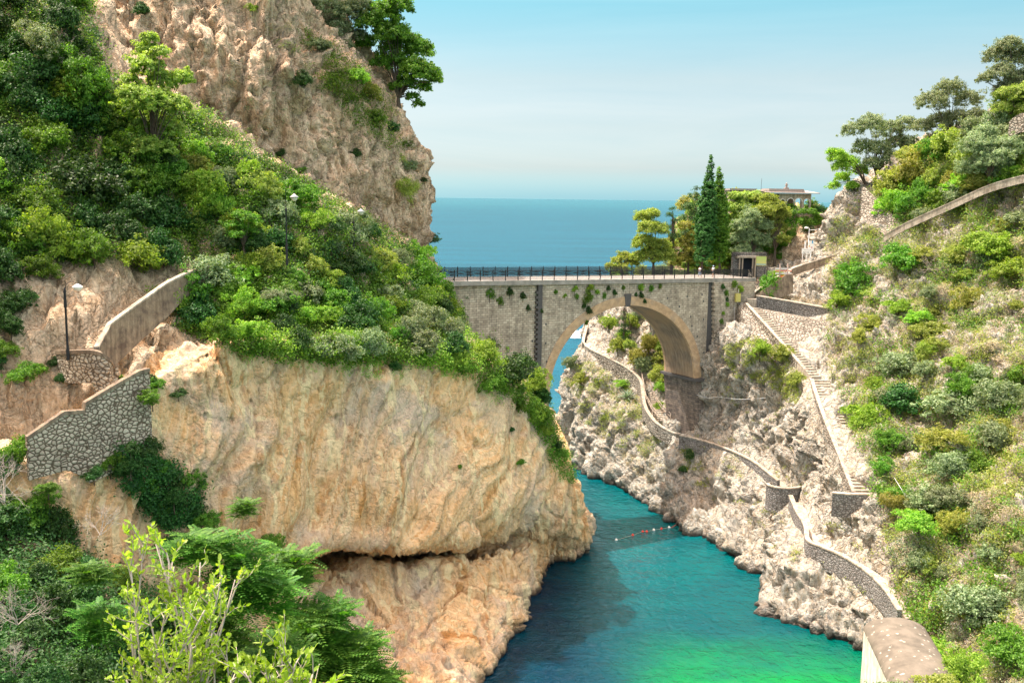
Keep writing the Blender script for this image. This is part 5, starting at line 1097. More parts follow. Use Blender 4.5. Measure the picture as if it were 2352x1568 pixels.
# tufts rooted in the bridge wall
def bhit(s, z, t=-.05): return bw(s, t, z)
rg = np.random.default_rng(77)
for (s, z, q) in [(-21,32.3,.8),(-18,32.6,.7),(-16,32,.6),(-5.6,32.6,.8),(-5.8,31.2,.9),(-5.7,29.6,.7),(-5.9,28,.5),(-2.5,32.6,.5),(-1.4,32,.5),(.2,32.6,.4),(3.2,32.5,.7),(3.3,31.4,.6),(5,32.3,.5),(18,32.2,.5),(18.6,31.2,.5),(19,29.5,.5),(18.3,28.3,.4),(19.5,26,.5),(18.6,24,.4),(-8,32.7,.6),(-6.4,30.4,.6),(-7.6,31.6,.5),(-4.3,32.2,.5),(-3.2,31.6,.45),(-9.6,31.9,.4),(2.3,31.6,.4),(3.9,30.6,.45),(18.9,30.3,.45),(17.9,27,.45),(20.2,32.4,.6),(21.4,31.6,.8),(-15.2,30.4,.5),(-19.6,31.4,.6),(-11,32.4,.4),(-13.3,30,.4),(17,18.9,.8),(6.5,32.6,.4)]:
    kk = ('green0', 'bright1', 'dark0')[int(rg.integers(3))]
    nm, fm, bm_, parts = PROTO[kk]; t0 = -.5 if s > 17.4 else (.3 if s < -14 else -.05)
    p = empty('wall_plant', bw(s, t0, z-.5*q), rg.uniform(0, 6), place_label(*proj(bw(s, 0, z)), 10, 'leafy', 'tuft').replace('small ', ''), 'wall plant', 'tufts growing on the bridge wall'); p.scale = (q*.95, q*.95, q*1.45)
    link('foliage', fm, p); link('stem', bm_, p)
# ------------------------------------------------------------ lower left gully and foreground shrub
gl = [row((-200,1180,68),(60,1250,69),(260,1330,72),(420,1420,76),(600,1500,80),(760,1580,84),(860,1700,80)),
 row((-200,1350,60),(60,1420,60),(260,1480,62),(420,1540,65),(600,1600,69),(740,1680,72),(840,1800,70)),
 row((-200,1600,48),(60,1650,48),(260,1700,50),(420,1760,53),(600,1820,57),(720,1900,60),(820,2000,60)),
 row((-260,2200,34),(40,2250,34),(260,2300,36),(420,2350,38),(600,2400,42),(720,2450,45),(820,2500,46))]
tag(terrain('gully', gl, d_rock(.8, .2, .8), M['soil'], .5), 'shaded earth slope in the lower left corner', 'slope', kind='structure')
G_ = ('gully', 'cliff_overhang')
fill([(-30,1180),(120,1180),(200,1300),(330,1330),(420,1420),(560,1480),(700,1520),(820,1580),(-30,1600)], 26, (44,80), ['dark','dark','green','dark'], '* bush in the dark corner at the lower left', '* bushes in the dark lower left corner', 61, G_)
fill([(-20,1000),(60,1010),(105,1060),(110,1160),(80,1250),(-20,1250)], 6, (36,52), ['green','dark','green'], '* bush at the left edge under the stair wall', '* bushes at the left edge under the stair wall', 62, G_)
for x, y, r, l in ((540,1250,80,'feathery leaved shrub standing before the warm cliff'),(450,1230,60,'feathery shrub behind the bright foreground twigs'),(600,1330,66,'drooping feathery shrub left of the cave'),(700,1400,80,'feathery shrub below the cave'),(560,1150,34,'tip of a feathery shrub against the warm cliff'),(780,1480,70,'feathery shrub reaching over the lower rock'),(640,1480,80,'large feathery shrub at the bottom edge'),(230,1400,60,'small feathery shrub in the dark corner'),(210,1300,36,'feathery sprig beside the thin bare tree'),(840,1540,46,'low feathery sprig on the rock at the bottom')):
    plant('fern', x, y, r, l, 'shrub', P=np.array(at(x, y+r*.9, 58 if x < 650 else 68)), hz=.9)
for x, y, r, l in ((30,1080,90,'pale dead branches spreading at the left edge'),(60,1370,80,'second tangle of pale dead branches at the left edge'),(50,1500,60,'dead brown twigs in the lower left corner'),(250,1180,60,'thin leafless sapling before the cliff')):
    plant('bare', x, y, r, l, 'dead shrub', P=at(x-20, y+r*.7, 50))
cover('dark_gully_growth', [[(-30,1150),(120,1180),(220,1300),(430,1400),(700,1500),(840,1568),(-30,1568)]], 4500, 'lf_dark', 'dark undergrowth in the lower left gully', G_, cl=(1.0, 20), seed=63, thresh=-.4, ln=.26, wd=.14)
cover('wall_foot_ivy', [[(240,1000),(330,1030),(470,1110),(450,1200),(380,1210),(290,1120)]], 1500, 'lf_dark', 'dark ivy on the warm cliff below the stair wall', ('cliff_overhang',), cl=(.6, 20), seed=64, thresh=-.3, ln=.24, wd=.13)
for i_, (x, y, r, k, l) in enumerate(((300,1060,34,'dark1','dark bush of the ivy band below the stair wall'),(400,1130,40,'dark0','broad dark bush in the ivy band'),(470,1190,40,'green0','green bush at the low end of the ivy band'),(400,1230,44,'dark1','dark bush behind the bright foreground shrub'),(620,1240,40,'green1','green bush at the left end of the cave'),(690,1310,34,'dark0','dark bush partly hiding the cave'))):
    plant(k, x, y, r, l, 'bush', only=('cliff_overhang', 'gully'), dY=-1.0)
for x, y, r, l in ((660,1290,60,'feathery shrub touching the left end of the cave'),(760,1400,60,'feathery shrub under the middle of the cave'),(820,1470,50,'feathery shrub on the right end of the leafy band'),(880,1555,40,'last feathery sprig of the leafy band'),(500,1400,70,'feathery shrub behind the bright twigs'),(560,1500,70,'feathery shrub low behind the bright twigs')):
    plant('fern', x, y, r, l, 'shrub', P=np.array(at(x, y+r*.9, 62 if x < 650 else 70)), hz=1.2)
# foreground shrubs with single leaves
def near_shrub(name, base, tips, seed, label, leaf=.060):
    r = np.random.default_rng(seed); root = empty(name, base, 0, label, 'shrub'); b0 = np.array(base); V = []; F = []; m = MB(); bud = []
    def leafq(p, d, n, L_):
        s = np.cross(d, n); s /= np.linalg.norm(s)+1e-9; w = L_*.23; k = len(V)
        dn = n*L_*.06
        V.extend([p, p+d*L_*.35+s*w-dn*0, p+d*L_*.75+s*w*.75, p+d*L_+dn*-1.5, p+d*L_*.75-s*w*.75, p+d*L_*.35-s*w, p+d*L_*.4-dn, p+d*L_*.75-dn])
        F.extend([(k, k+1, k+6, k), (k+1, k+2, k+7, k+6), (k+2, k+3, k+7, k+2), (k+3, k+4, k+7, k+3), (k+4, k+5, k+6, k+7), (k+5, k, k+6, k+5)])
    def twig(p, q, r0, leafy, n):
        mid = (p+q)/2+r.normal(size=3)*np.linalg.norm(q-p)*.07; pts = cr(np.array([p, mid, q]), 4); m.tube(pts, list(np.linspace(r0, r0*.35, len(pts))), 5)
        for i in range(n):
            u = leafy+(1-leafy)*(i+r.random())/n; c = np.array([np.interp(u*(len(pts)-1), range(len(pts)), pts[:, k]) for k in range(3)])
            d = (q-p)/np.linalg.norm(q-p)*.55+r.normal(size=3)*.55+np.array([0, 0, .35]); d /= np.linalg.norm(d)
            nn = r.normal(size=3)+np.array([0, 0, 1.2]); nn /= np.linalg.norm(nn); leafq(c, d, nn, leaf*r.uniform(.6, 1.2))
        return pts
    for t in tips:
        t = np.array(t)-b0; bare_ = r.random() < .1
        pts = twig(np.zeros(3), t, .016, .55, 6 if bare_ else 14)
        for i in range(21):
            u = r.uniform(.3, 1); c = np.array([np.interp(u*(len(pts)-1), range(len(pts)), pts[:, k]) for k in range(3)])
            d = t/np.linalg.norm(t)+r.normal(size=3)*.45; d /= np.linalg.norm(d); l = r.uniform(.09, .27)
            twig(c, c+d*l, .0055, .25, 0 if (bare_ and r.random() < .7) else int(r.integers(9, 16)))
    F4 = np.array([f for f in F]); quads = [tuple(dict.fromkeys(f)) for f in F]
    me = bpy.data.meshes.new('near_foliage'); me.from_pydata([tuple(v) for v in V], [], quads); me.materials.append(M['lf_near']); link('foliage', me, root)
    m.build('twigs', M['twig'], root); return root
near_shrub('leafy_shrub', at(450, 1950, 7.4), [at(x, y, Y) for x, y, Y in ((330,1240,7.6),(300,1300,7.2),(350,1220,7.7),(400,1300,7.8),(380,1260,7.2),(430,1340,7.5),(460,1290,7.9),(480,1350,7.6),(510,1320,7.2),(540,1330,7.8),(300,1450,7.3),(340,1400,7.0),(400,1420,7.5),(500,1420,7.4),(560,1300,7.9),(440,1480,7.1),(360,1500,7.2),(520,1500,7.3),(290,1560,7.2),(470,1400,6.9))], 5, 'bright leafed shrub with pale twigs close to the viewer')
near_shrub('leafy_shrub', at(640, 2000, 6.2), [at(x, y, Y) for x, y, Y in ((600,1500,6.3),(560,1540,6.1),(640,1470,6.4),(680,1520,6.2),(720,1540,6.4),(690,1570,6.0),(620,1550,6.1),(740,1580,6.3),(650,1460,6.5),(580,1590,6.2),(530,1560,6.4))], 6, 'smaller bright leafed shrub at the bottom edge right of its taller twin', .062)
bk = [row((-900,2600,3.2),(0,2600,3.4),(450,2550,3.6),(800,2600,3.4),(1400,2900,3)), row((-600,1900,6.5),(0,1850,7.0),(450,1800,7.6),(700,1850,6.6),(1100,2000,6)), [p+np.array([0, .8, -2.5]) for p in row((-600,1900,7.5),(0,1850,8.0),(450,1800,8.6),(700,1850,7.6),(1100,2000,7))]]
tag(terrain('bank', bk, lambda G, N: G+N*(fbm(G*1.5, 3)*.12)[..., None], M['soil'], .2, keep=False), 'earth bank just below the viewer', 'bank', kind='structure')

for lb_, lobes_, lm_, sd_ in (('ivy mass draping the left wing of the villa', [(1690,452,14),(1712,455,16),(1735,452,14),(1755,462,14),(1700,475,18),(1728,478,18),(1755,485,16),(1680,480,14),(1670,505,16),(1700,500,18)], 'lf_lime', 231), ('dark ivy curtain hanging below the villa arcade', [(1800,492,9),(1822,488,8),(1845,486,8),(1866,488,9),(1884,498,10),(1800,515,12),(1815,540,10),(1838,508,8),(1868,512,10),(1795,560,12),(1790,590,10)], 'lf_green', 232), ('green creeper mass left of the silvery olive', [(1660,470,12),(1655,500,14),(1672,530,16),(1668,560,16),(1675,590,16),(1690,600,16),(1720,590,14)], 'lf_green', 233), ('yellow green bushes mass at the left foot of the crag', [(1575,560,14),(1590,585,16),(1565,595,14),(1600,600,16),(1550,605,12),(1620,608,12)], 'lf_yellow', 234)):
    shaped_tree('ivy', lb_, 'ivy', (lobes_[0][0], 600, 172), lobes_, lm_, 1.5, .28, .15, seed=sd_, parts=('foliage', 'stem'), r0=.06, ntips=6, depth=.25)

for x, y, r, k, l, p in ((2100,1575,84,'olive0','grey green bush growing up in front of the vaulted roof',(2100,1640,72)),(2165,1560,84,'lime0','lime green bush right of the vaulted roof',(2165,1640,72)),(2035,1575,56,'olive1','low olive bush before the white wall',(2035,1625,70)),(2215,1520,72,'bright0','bright bush at the right of the vaulted roof',(2215,1580,76))):
    plant(k, x, y, r, l, 'bush', P=at(*p))
for x, y, r, k, l in ((350, 900, 30, 'green0', 'leafy bush at the upper right corner of the stair wall'), (215, 1065, 30, 'dark1', 'dark bush hiding the foot of the stair wall'), (110, 1100, 26, 'green1', 'green bush at the lower left corner of the stair wall'), (300, 1010, 28, 'dark0', 'dark ivy bush on the right side of the stair wall')):
    plant(k, x, y, r, l, 'bush', only=('cliff_overhang',), dY=-2.2)
# ------------------------------------------------------------ villa on the crag
VB = at(1788, 480, 176); k_ = 176/FPX/SC      # metres for one sketch unit there
villa = empty('villa', VB, math.radians(6), 'small stone villa with an arcade of four arches on top of the crag', 'villa')
ax = np.array([(x-720)/3.36/1.7415*k_ for x in (773, 880, 992, 1105)]); aw = np.array([58, 84, 88, 74])/3.36/1.7415*k_/2
Wd = (1165-720)/3.36/1.7415*k_; Hh = 2.75; spring = 1.35
def arcade(y0, y1, nm):
    m = MB(); xs = [0]
    n = 10
    def col_(a, b):
        m.box((a, y0, -.2), (b, y1, Hh))
    edges = []
    for c, w in zip(ax, aw): edges += [(c-w, c+w)]
    prev = 0
    for (a, b) in edges: col_(prev, a); prev = b
    col_(prev, Wd)
    for (a, b) in edges:
        c, w = (a+b)/2, (b-a)/2; P = [(c-w*math.cos(math.pi*i/n), spring+w*1.05*math.sin(math.pi*i/n)) for i in range(n+1)]
        for i in range(n):
            (x0, z0), (x1, z1) = P[i], P[i+1]
            m.add([(x0, y0, z0), (x1, y0, z1), (x1, y0, Hh), (x0, y0, Hh), (x0, y1, z0), (x1, y1, z1), (x1, y1, Hh), (x0, y1, Hh)], [(0, 1, 2, 3), (7, 6, 5, 4), (0, 4, 5, 1)])
        m.box((a, y0+.003, -.2), (b, y1-.003, .12))
    m.build(nm, M['concrete_lt'], villa)
arcade(0, .35, 'arcade_wall')
m = MB(); m.box((0, 4.0, -.2), (ax[3]-aw[3]-.1, 4.3, Hh)); m.box((0, .352, -.2), (.3, 4.0, Hh)); m.box((ax[3]+aw[3]+.0, 3.9, -.2), (Wd, 4.2, Hh)); m.build('back_wall', M['concrete'], villa)
for i in (0, 1, 2):
    m = MB(); m.box((ax[i]-.36, 3.90, .1), (ax[i]+.36, 3.97, 2.0)); m.build('door', M['lava'] if i == 1 else M['wood'], villa)
for i in range(4):
    m = MB(); n = 12
    for j in range(n):
        w0, w1 = math.pi*j/n, math.pi*(j+1)/n; q = [(ax[i]-math.cos(w)*aw[i]*f, -.06, spring+math.sin(w)*aw[i]*f) for w in (w0, w1) for f in (1, 1.22)]
        vs_ = [q[0], q[2], q[3], q[1]]; vs_ += [(a, .02, c) for a, _, c in vs_]; m.add(vs_, [(0, 1, 2, 3), (0, 4, 5, 1), (3, 2, 6, 7)])
    m.build('arch_trim', M['white'], villa)
m = MB(); m.prism([(-2.6, -.7, Hh+.1), (Wd+1.3, -.7, Hh+.02), (Wd+1.3, 5, Hh+.45), (-2.6, 5, Hh+.5)], (0, 0, .12)); m.build('eave', M['roof'], villa)
m = MB(); m.prism([(-1.7, .4, Hh+.30), (Wd-1.0, .4, Hh+.26), (Wd-1.3, .4, Hh+.8), (-1.7, .4, Hh+.82)], (0, 4.2, 0)); m.build('roof', M['roof'], villa)
ch = MB(); ch.box((1.6, 1.5, Hh+.8), (2.3, 2.2, Hh+1.05)); ch.box((1.8, 1.7, Hh+1.05), (2.1, 2.0, Hh+1.45)); ch.box((1.75, 1.65, Hh+1.45), (2.15, 2.05, Hh+1.62)); ch.lathe([(.12, 0), (.16, .1), (.1, .25), (0, .27)], (1.95, 1.85, Hh+1.62), 10); ch.build('chimney', M['roof'], villa)
m = MB(); m.box((-8.6, .5, -1.2), (-1.6, 5, Hh+.42)); m.build('side_wing', M['rubble'], villa)
m = MB(); m.box((-8.8, .3, Hh+.424), (-3.9, 5.2, Hh+.75)); m.build('wing_roof', M['roof'], villa)
m = MB(); m.tube([(-2.6, 2, Hh+.4), (-2.55, 2, Hh+2.6)], .03, 5); m.build('antenna', M['iron'], villa)
m = MB(); m.box((-.2, -.35, -.9), (Wd+.2, .0, -.204)); m.build('terrace_edge', M['rubble'], villa)
# ------------------------------------------------------------ doorway beyond the bridge
gk = empty('gatehouse', at(1720, 622, 162.5), math.radians(12), 'dark timber framed doorway in a stone wall where the bridge meets the crag', 'gatehouse')
g1 = MB(); g1.box((-2.6, .6, -1), (-1.4, 1.2, 3.0)); g1.box((1.2, .6, -1), (3.4, 1.2, 3.0)); g1.box((-2.6, .6, 2.2), (3.4, 1.2, 3.01)); g1.build('wall', M['rubble_grey'], gk)
g2 = MB(); g2.box((-2.2, -.1, 2.15), (1.8, .7, 2.45)); g2.build('lintel', M['concrete_lt'], gk)
for x in (-1.6, -1.1, .7, 1.15):
    g3 = MB(); g3.box((x-.1, .1, -1), (x+.1, .3, 2.15)); g3.build('post', M['wood'], gk)
g4 = MB(); g4.box((-1.4, 1.0, -1), (1.2, 1.1, 2.2)); g4.build('door', P_('dark_door', (.015,.02,.03)), gk)
# information board
ib = empty('information_board', at(1747, 627, 159.5), 0, 'yellow green picture board on two thin posts beside the dark doorway', 'sign')
b = MB(); b.box((-.85, -.03, 1.2), (.85, .03, 2.75)); b.build('frame', P_('board_frame', (.35,.30,.12)), ib)
def board_mat():
    t = NT('board_print'); v = t.coord(); sp = t.new('ShaderNodeSeparateXYZ'); t.l.new(v, sp.inputs[0])
    n = t.noise(v, 4, 4); zz = t.math('ADD', sp.outputs[2], t.math('MULTIPLY', n, .15))
    c = t.ramp(t.math('MULTIPLY', t.math('SUBTRACT', zz, 1.2), .6), [(.1, (.55,.50,.22)), (.2, (.12,.35,.45)), (.27, (.55,.52,.2)), (.8, (.42,.52,.16))])
    return t.out(c, .5)
b = MB(); b.box((-.78, -.045, 1.27), (.78, -.032, 2.68)); b.build('panel', board_mat(), ib)
for x in (-.65, .65):
    b = MB(); b.tube([(x, 0, -.8), (x, 0, 1.25)], .04, 6); b.build('post', M['iron'], ib)
# white direction sign
def text(s_, size, parent, loc, mt, rot=(math.pi/2, 0, 0), name='lettering'):
    cu = bpy.data.curves.new(name, 'FONT'); cu.body = s_; cu.size = size; cu.extrude = .004; cu.align_x = 'CENTER'; cu.align_y = 'CENTER'
    cu.materials.append(mt); tmp = bpy.data.objects.new(name, cu); me = bpy.data.meshes.new_from_object(tmp); bpy.data.objects.remove(tmp); o = bpy.data.objects.new(name, me); col.objects.link(o); o.parent = parent; o.location = loc; o.rotation_euler = rot; return o
black = P_('black_paint', (.02,.02,.02))
hh = hit(1850, 612, ('cliff_sunlit', 'crag')); sgn_b = at(1851, 607, 159.5)
ds = empty('direction_sign', sgn_b, math.radians(-10), 'white road direction sign on thin legs above the parapet', 'sign')
b = MB(); b.box((-.75, -.03, 1.75), (.75, .03, 2.6)); b.build('panel', M['white'], ds)
text('Furore', .26, ds, (-.1, -.036, 2.37), P_('grey_paint', (.3,.3,.3))); text('Agerola', .28, ds, (-.1, -.036, 1.98), black)
for zz in (2.37, 1.98):
    b = MB(); b.prism([(.52, -.038, zz-.05), (.66, -.038, zz), (.52, -.038, zz+.05)], (0, .004, 0)); b.build('arrow', black, ds)
for x in (-.6, 0, .6):
    b = MB(); b.tube([(x, .05, -1), (x, .05, 1.8)], .035, 6); b.build('leg', M['white'], ds)
ps = empty('poster_board', at(1862, 585, 160.5), math.radians(-8), 'upright white notice board behind the direction sign', 'notice board')
b = MB(); b.box((-.42, -.03, .6), (.42, .03, 2.3)); b.build('panel', M['white'], ps)
b = MB(); b.box((.08, -.045, 1.85), (.24, -.032, 2.3)); b.build('blue_patch', P_('blue_print', (.05,.3,.55)), ps)
b = MB(); b.box((-.4, -.045, 1.3), (-.2, -.032, 1.55)); b.build('orange_patch', P_('orange_print', (.75,.45,.15)), ps)
text('8', .5, ps, (.1, -.04, 1.15), P_('red_print', (.45,.08,.1)), name='emblem')
b = MB(); b.tube([(0, .04, -1.5), (0, .04, .7)], .04, 6); b.build('leg', M['white'], ps)
# road lamp
lp = empty('road_lamp', at(1854, 612, 161), 0, 'white road lamp with a short side arm behind the direction sign', 'street lamp')
b = MB(); b.tube([(0, 0, -1), (0, 0, 6.2)], [.07, .05], 8); b.build('pole', M['white'], lp)
b = MB(); b.tube([(0, 0, 5.9), (.9, 0, 5.95), (1.9, 0, 6.15)], .04, 6); b.build('arm', M['white'], lp)
b = MB(); b.lathe([(0, -.16), (.16, -.12), (.2, .02), (.12, .12), (0, .14)], (0, 0, 0), 12); b.v = [(x*1.9-.45, y, z+6.25) for x, y, z in b.v]; b.build('lamp_head', M['white'], lp)
b = MB(); b.box((-.16, -.14, 4.75), (.2, .14, 5.05)); b.build('camera_box', M['white'], lp)
b = MB(); b.box((-.62, -.06, 2.9), (-.38, .06, 4.2)); b.build('sign_plate', M['white'], lp)
# small yellow box sign
ys_ = empty('box_sign', at(1694, 692, 148.5), math.radians(20), 'small yellow box on a short post at the wall corner', 'sign')
b = MB(); b.box((-.4, -.2, 0), (.4, .2, 1.25)); b.build('box', P_('yellow_box', (.50,.45,.14), .6), ys_)
b = MB(); b.tube([(.1, 0, 1.2), (.1, 0, 1.9)], .03, 6); b.build('post', M['white'], ys_)
# barrier and its posts
bar = empty('road_barrier', at(1801, 634, 156), math.radians(10), 'white and red barrier with orange netting at the top of the ramp', 'barrier')
for x in (-.75, .55):
    b = MB(); b.box((x-.07, -.07, -1.3), (x+.07, .07, 2.0)); b.build('post', P_('pinkish_post', (.5,.38,.34)), bar)
for z, c in ((.35, (.78,.76,.74)), (.75, (.75,.3,.22)), (1.1, (.78,.76,.74))):
    b = MB(); b.box((-1.4, .10, z), (1.3, .15, z+.2)); b.build('board', P_('barrier_paint', c), bar)
b = MB(); b.prism([(-.7, .02, -1.2), (.5, .02, -1.2), (.6, .02, .2), (-.6, .02, .2)], (0, .05, 0)); b.build('netting', P_('orange_net', (.85,.28,.08), ns=9, var=.8), bar)
# ------------------------------------------------------------ street lamps among the bushes
def street_lamp(base, height, label, reach=.9, sc=.86):
    root = empty('street_lamp', base, 0, label, 'street lamp', 'curved street lamps along the road'); h = height
    b = MB(); b.lathe([(.12, -2), (.12, .2), (.08, .4), (.07, h-2.1), (.11, h-2.0), (.11, h-1.8), (.05, h-1.7), (.03, h-1.3)], seg=10); b.build('pole', M['iron'], root)
    b = MB(); pts = [(0, 0, h-1.3)]+[(reach/2-reach/2*math.cos(w), 0, h-.15+reach/2*.9*math.sin(w)) for w in np.linspace(0, math.pi, 9)]; b.tube(pts, .028, 6); b.build('arm', M['iron'], root)
    x = reach
    b = MB(); b.lathe([(.05, .0), (.12, -.1), (.46, -.36), (.47, -.42), (.05, -.41)], (x, 0, h-.15), 16); b.build('lamp_shade', P_('shade_metal', (.42,.42,.42), .5), root)
    b = MB(); b.lathe([(0, -.85), (.15, -.82), (.3, -.66), (.34, -.5), (.32, -.425)], (x, 0, h-.15), 16); b.build('globe', P_('milky_glass', (.70,.64,.50), .3), root)
    root.scale = (sc,)*3; return root
for (x, y, Y, h, l) in ((656, 440, 92, 5.8, 'street lamp with a milky globe, nearest and tallest in the bushes'), (812, 475, 108, 5.8, 'middle street lamp before the foot of the grey cliff'), (851, 506, 134, 6.0, 'farthest and smallest street lamp at the foot of the grey cliff')):
    street_lamp(at(x, y, Y)-np.array([0, 0, h*.86]), h, l)
bl = empty('lamp_post', at(156, 812, 79.4), 0, 'tall black lamp post at the bend of the curved stone wall', 'lamp post')
b = MB(); h_ = 5.35; b.lathe([(.14, -.5), (.14, .3), (.10, .5), (.085, h_-1.6), (.12, h_-1.55), (.12, h_-1.4), (.10, h_-.4), (.12, h_-.3), (.05, h_), (0, h_+.05)], seg=10); b.build('pole', M['iron'], bl)
b = MB(); b.tube([(0, 0, h_-.2), (.15, 0, h_+.3), (.6, 0, h_+.55), (1.05, 0, h_+.35)], .03, 6); b.build('arm', M['iron'], bl)
b = MB(); b.lathe([(.05, .1), (.40, -.12), (.42, -.18), (.2, -.45), (0, -.5)], (1.05, 0, h_+.25), 14); b.build('lamp_shade', M['white'], bl)
# ------------------------------------------------------------ vaulted building
A_ = at(1984, 1446, 85); gz = -.5
vt = empty('vaulted_building', (A_[0], A_[1], 0), 0, 'white building with a pebble covered barrel roof above the beach', 'building')
ang = math.radians(-98.6)   # its long side runs towards us
ux = np.array([math.cos(ang), math.sin(ang), 0]); vx = np.array([-math.sin(ang), math.cos(ang), 0])
Lb, Wb, Zt = 17.0, 5.4, A_[2]
def vp(a, b_, z): return ux*a+vx*b_+np.array([0, 0, z])
m = MB(); m.prism([vp(0, 0, gz), vp(Lb, 0, gz), vp(Lb, .5, gz), vp(0, .5, gz)], (0, 0, Zt-gz)); m.build('side_wall', M['plaster'], vt)
m = MB(); m.prism([vp(.0, .503, gz), vp(.5, .503, gz), vp(.5, Wb-.5, gz), vp(0, Wb-.5, gz)], (0, 0, Zt-gz)); m.build('end_wall', M['concrete_lt'], vt)
m = MB(); m.prism([vp(0, Wb-.5, gz), vp(Lb, Wb-.5, gz), vp(Lb, Wb, gz), vp(0, Wb, gz)], (0, 0, Zt-gz)); m.build('side_wall', M['plaster'], vt)
m = MB(); n = 16; prof = [(-.05+(Wb+.1)*(1-math.cos(math.pi*i/n))/2, Zt+.05+1.35*math.sin(math.pi*i/n)) for i in range(n+1)]
for a0, a1 in ((-.1, Lb),):
    vs_ = [vp(a, b_, z) for a in np.linspace(a0, a1, 12) for b_, z in prof]
    m.add(vs_, [(i*(n+1)+j, i*(n+1)+j+1, (i+1)*(n+1)+j+1, (i+1)*(n+1)+j) for i in range(11) for j in range(n)], True)
    m.add([vp(a0, b_, z) for b_, z in prof], [tuple(range(n+1))])
def spot_mat():
    t = NT('pebbled_roof'); v = t.coord(); e = t.vor(v, 1.6, 'F1'); n = t.noise(v, .8, 5); n2 = t.noise(v, 6, 4)
    c = t.mix(t.ramp(n, [(.35, 0), (.65, 1)]), (.10,.09,.072), (.17,.15,.12))
    c = t.mix(t.math('MULTIPLY', t.ramp(e, [(.16, 1), (.24, 0)]), t.ramp(n2, [(.42, 0), (.5, 1)])), c, (.40,.37,.31))
    return t.out(c, .9, t.bump(n2, .4, .04))
m.build('vault_roof', spot_mat(), vt)
# ------------------------------------------------------------ water line: buoys, ropes, wires
bz = [(2100+x/1.8092, 1500+y/1.8092) for x, y in ((660,1190),(780,1156),(851,1130),(881,1130),(932,1118),(987,1110),(1043,1100))]
red, whb = P_('red_plastic', (.65,.06,.04), .4), P_('white_plastic', (.8,.8,.78), .4)
pts_ = []
cols = [('white', whb), ('red', red), ('red', red), ('red', red), ('white', whb), ('red', red), ('white', whb)]
wh = ('white float farthest left on the swimming line', 'red float second from the left on the line', 'red float third on the line, half faded', 'red float in the middle of the line', 'white float between two red ones', 'red float nearest the rock but one', 'white float nearest the shaded rock')
for (nx, ny), (cn, mt_), l in zip(bz, cols, wh):
    p = atz(nx/1.7415, ny/1.7415, 0); pts_.append(p)
    b = MB(); b.lathe([(0, -.15), (.12, -.12), (.19, 0), (.18, .09), (.09, .18), (.04, .22), (0, .23)], (0, 0, 0), 12); b.lathe([(.04, .2), (.05, .27), (0, .28)], (0, 0, 0), 8)
    o = b.build('buoy', mt_); o.location = p; tag(o, l, 'buoy', 'floats of the swimming line')
b = MB(); q0 = cr(np.array([p+np.array([0, 0, .04]) for p in pts_[::1]]), 4); b.tube(q0, .018, 4); tag(b.build('float_line', P_('rope', (.45,.40,.32))), 'thin rope holding the row of floats across the inlet', 'rope')
ra = pts_[-1]+np.array([.3, 0, 0]); rb_ = at((2100+1150/1.8092)/1.7415, (1500+1015/1.8092)/1.7415, 136.5)
b = MB(); b.tube([ra, (ra+rb_)/2-np.array([0, 0, .3]), rb_], .06, 5); tag(b.build('mooring_rope', P_('red_rope', (.40,.10,.07))), 'red brown rope running from the last float up to the shaded rock', 'rope')
def wire(name, label, pts, r=.03, c='twig', sag=0, mt=None):
    P = [np.array(p) for p in pts]; Q = []
    for i in range(len(P)-1):
        for u in np.linspace(0, 1, 8, endpoint=False): Q.append(P[i]*(1-u)+P[i+1]*u-np.array([0, 0, sag*4*u*(1-u)]))
    Q.append(P[-1]); b = MB(); b.tube(Q, r, 4); tag(b.build(name, mt or M[c]), label, 'cable')
wr_m = P_('pale_cable', (.55,.57,.58), .5)
wire('cable', 'pale cable strung from the pier ledge to the rock nose', [at(1600, 905, 144), at(1650, 910, 142.5), at(1760, 912, 137)], .03, sag=.3, mt=wr_m)
wire('cable', 'loose cable hanging across the front of the pier', [bw(14.4, -1.1, 17.2), bw(16.5, -1.1, 16.4), bw(19, -1.1, 17.0)], .03, sag=.4, mt=wr_m)
wire('cable', 'thin cable falling down the corner of the rubble buttress', [at(1686, 705, 148.5), at(1689, 770, 147), at(1652, 880, 145)], .025, mt=wr_m)
for l, a, b2 in (('long pale cable down the slope right of the steps', (1968,960), (2082,1140)), ('pale cable holding the netting at the lower right', (2215,1205), (2350,1320)), ('thin cable rising along the low rock at the right', (2080,1390), (2160,1200))):
    pa, pb2 = hit(*a), hit(*b2)
    wire('cable', l, [np.array(pa[0])*.992+CAMP*.008, np.array(pb2[0])*.992+CAMP*.008], .035, mt=wr_m)
# gate at the foot of the pier
gt = empty('iron_gate', bw(18.9, -1.9, 9.9), BTH, 'narrow iron gate at the foot of the dark pier', 'gate')
b = MB()
for k in range(9): b.tube([(-.7+k*.17, 0, 0), (-.7+k*.17, 0, 2.6)], .02, 4)
for z in (.2, 1.3, 2.4): b.tube([(-.75, 0, z), (.75, 0, z)], .025, 4)
b.build('bars', M['iron'], gt)
for x in (-.8, .8):
    b = MB(); b.box((x-.08, -.08, -.5), (x+.08, .08, 2.8)); b.build('post', M['wood'], gt)
b = MB(); b.box((-.15, -.05, 1.3), (.2, -.03, 1.65)); b.build('notice', P_('pink_notice', (.7,.35,.33)), gt)
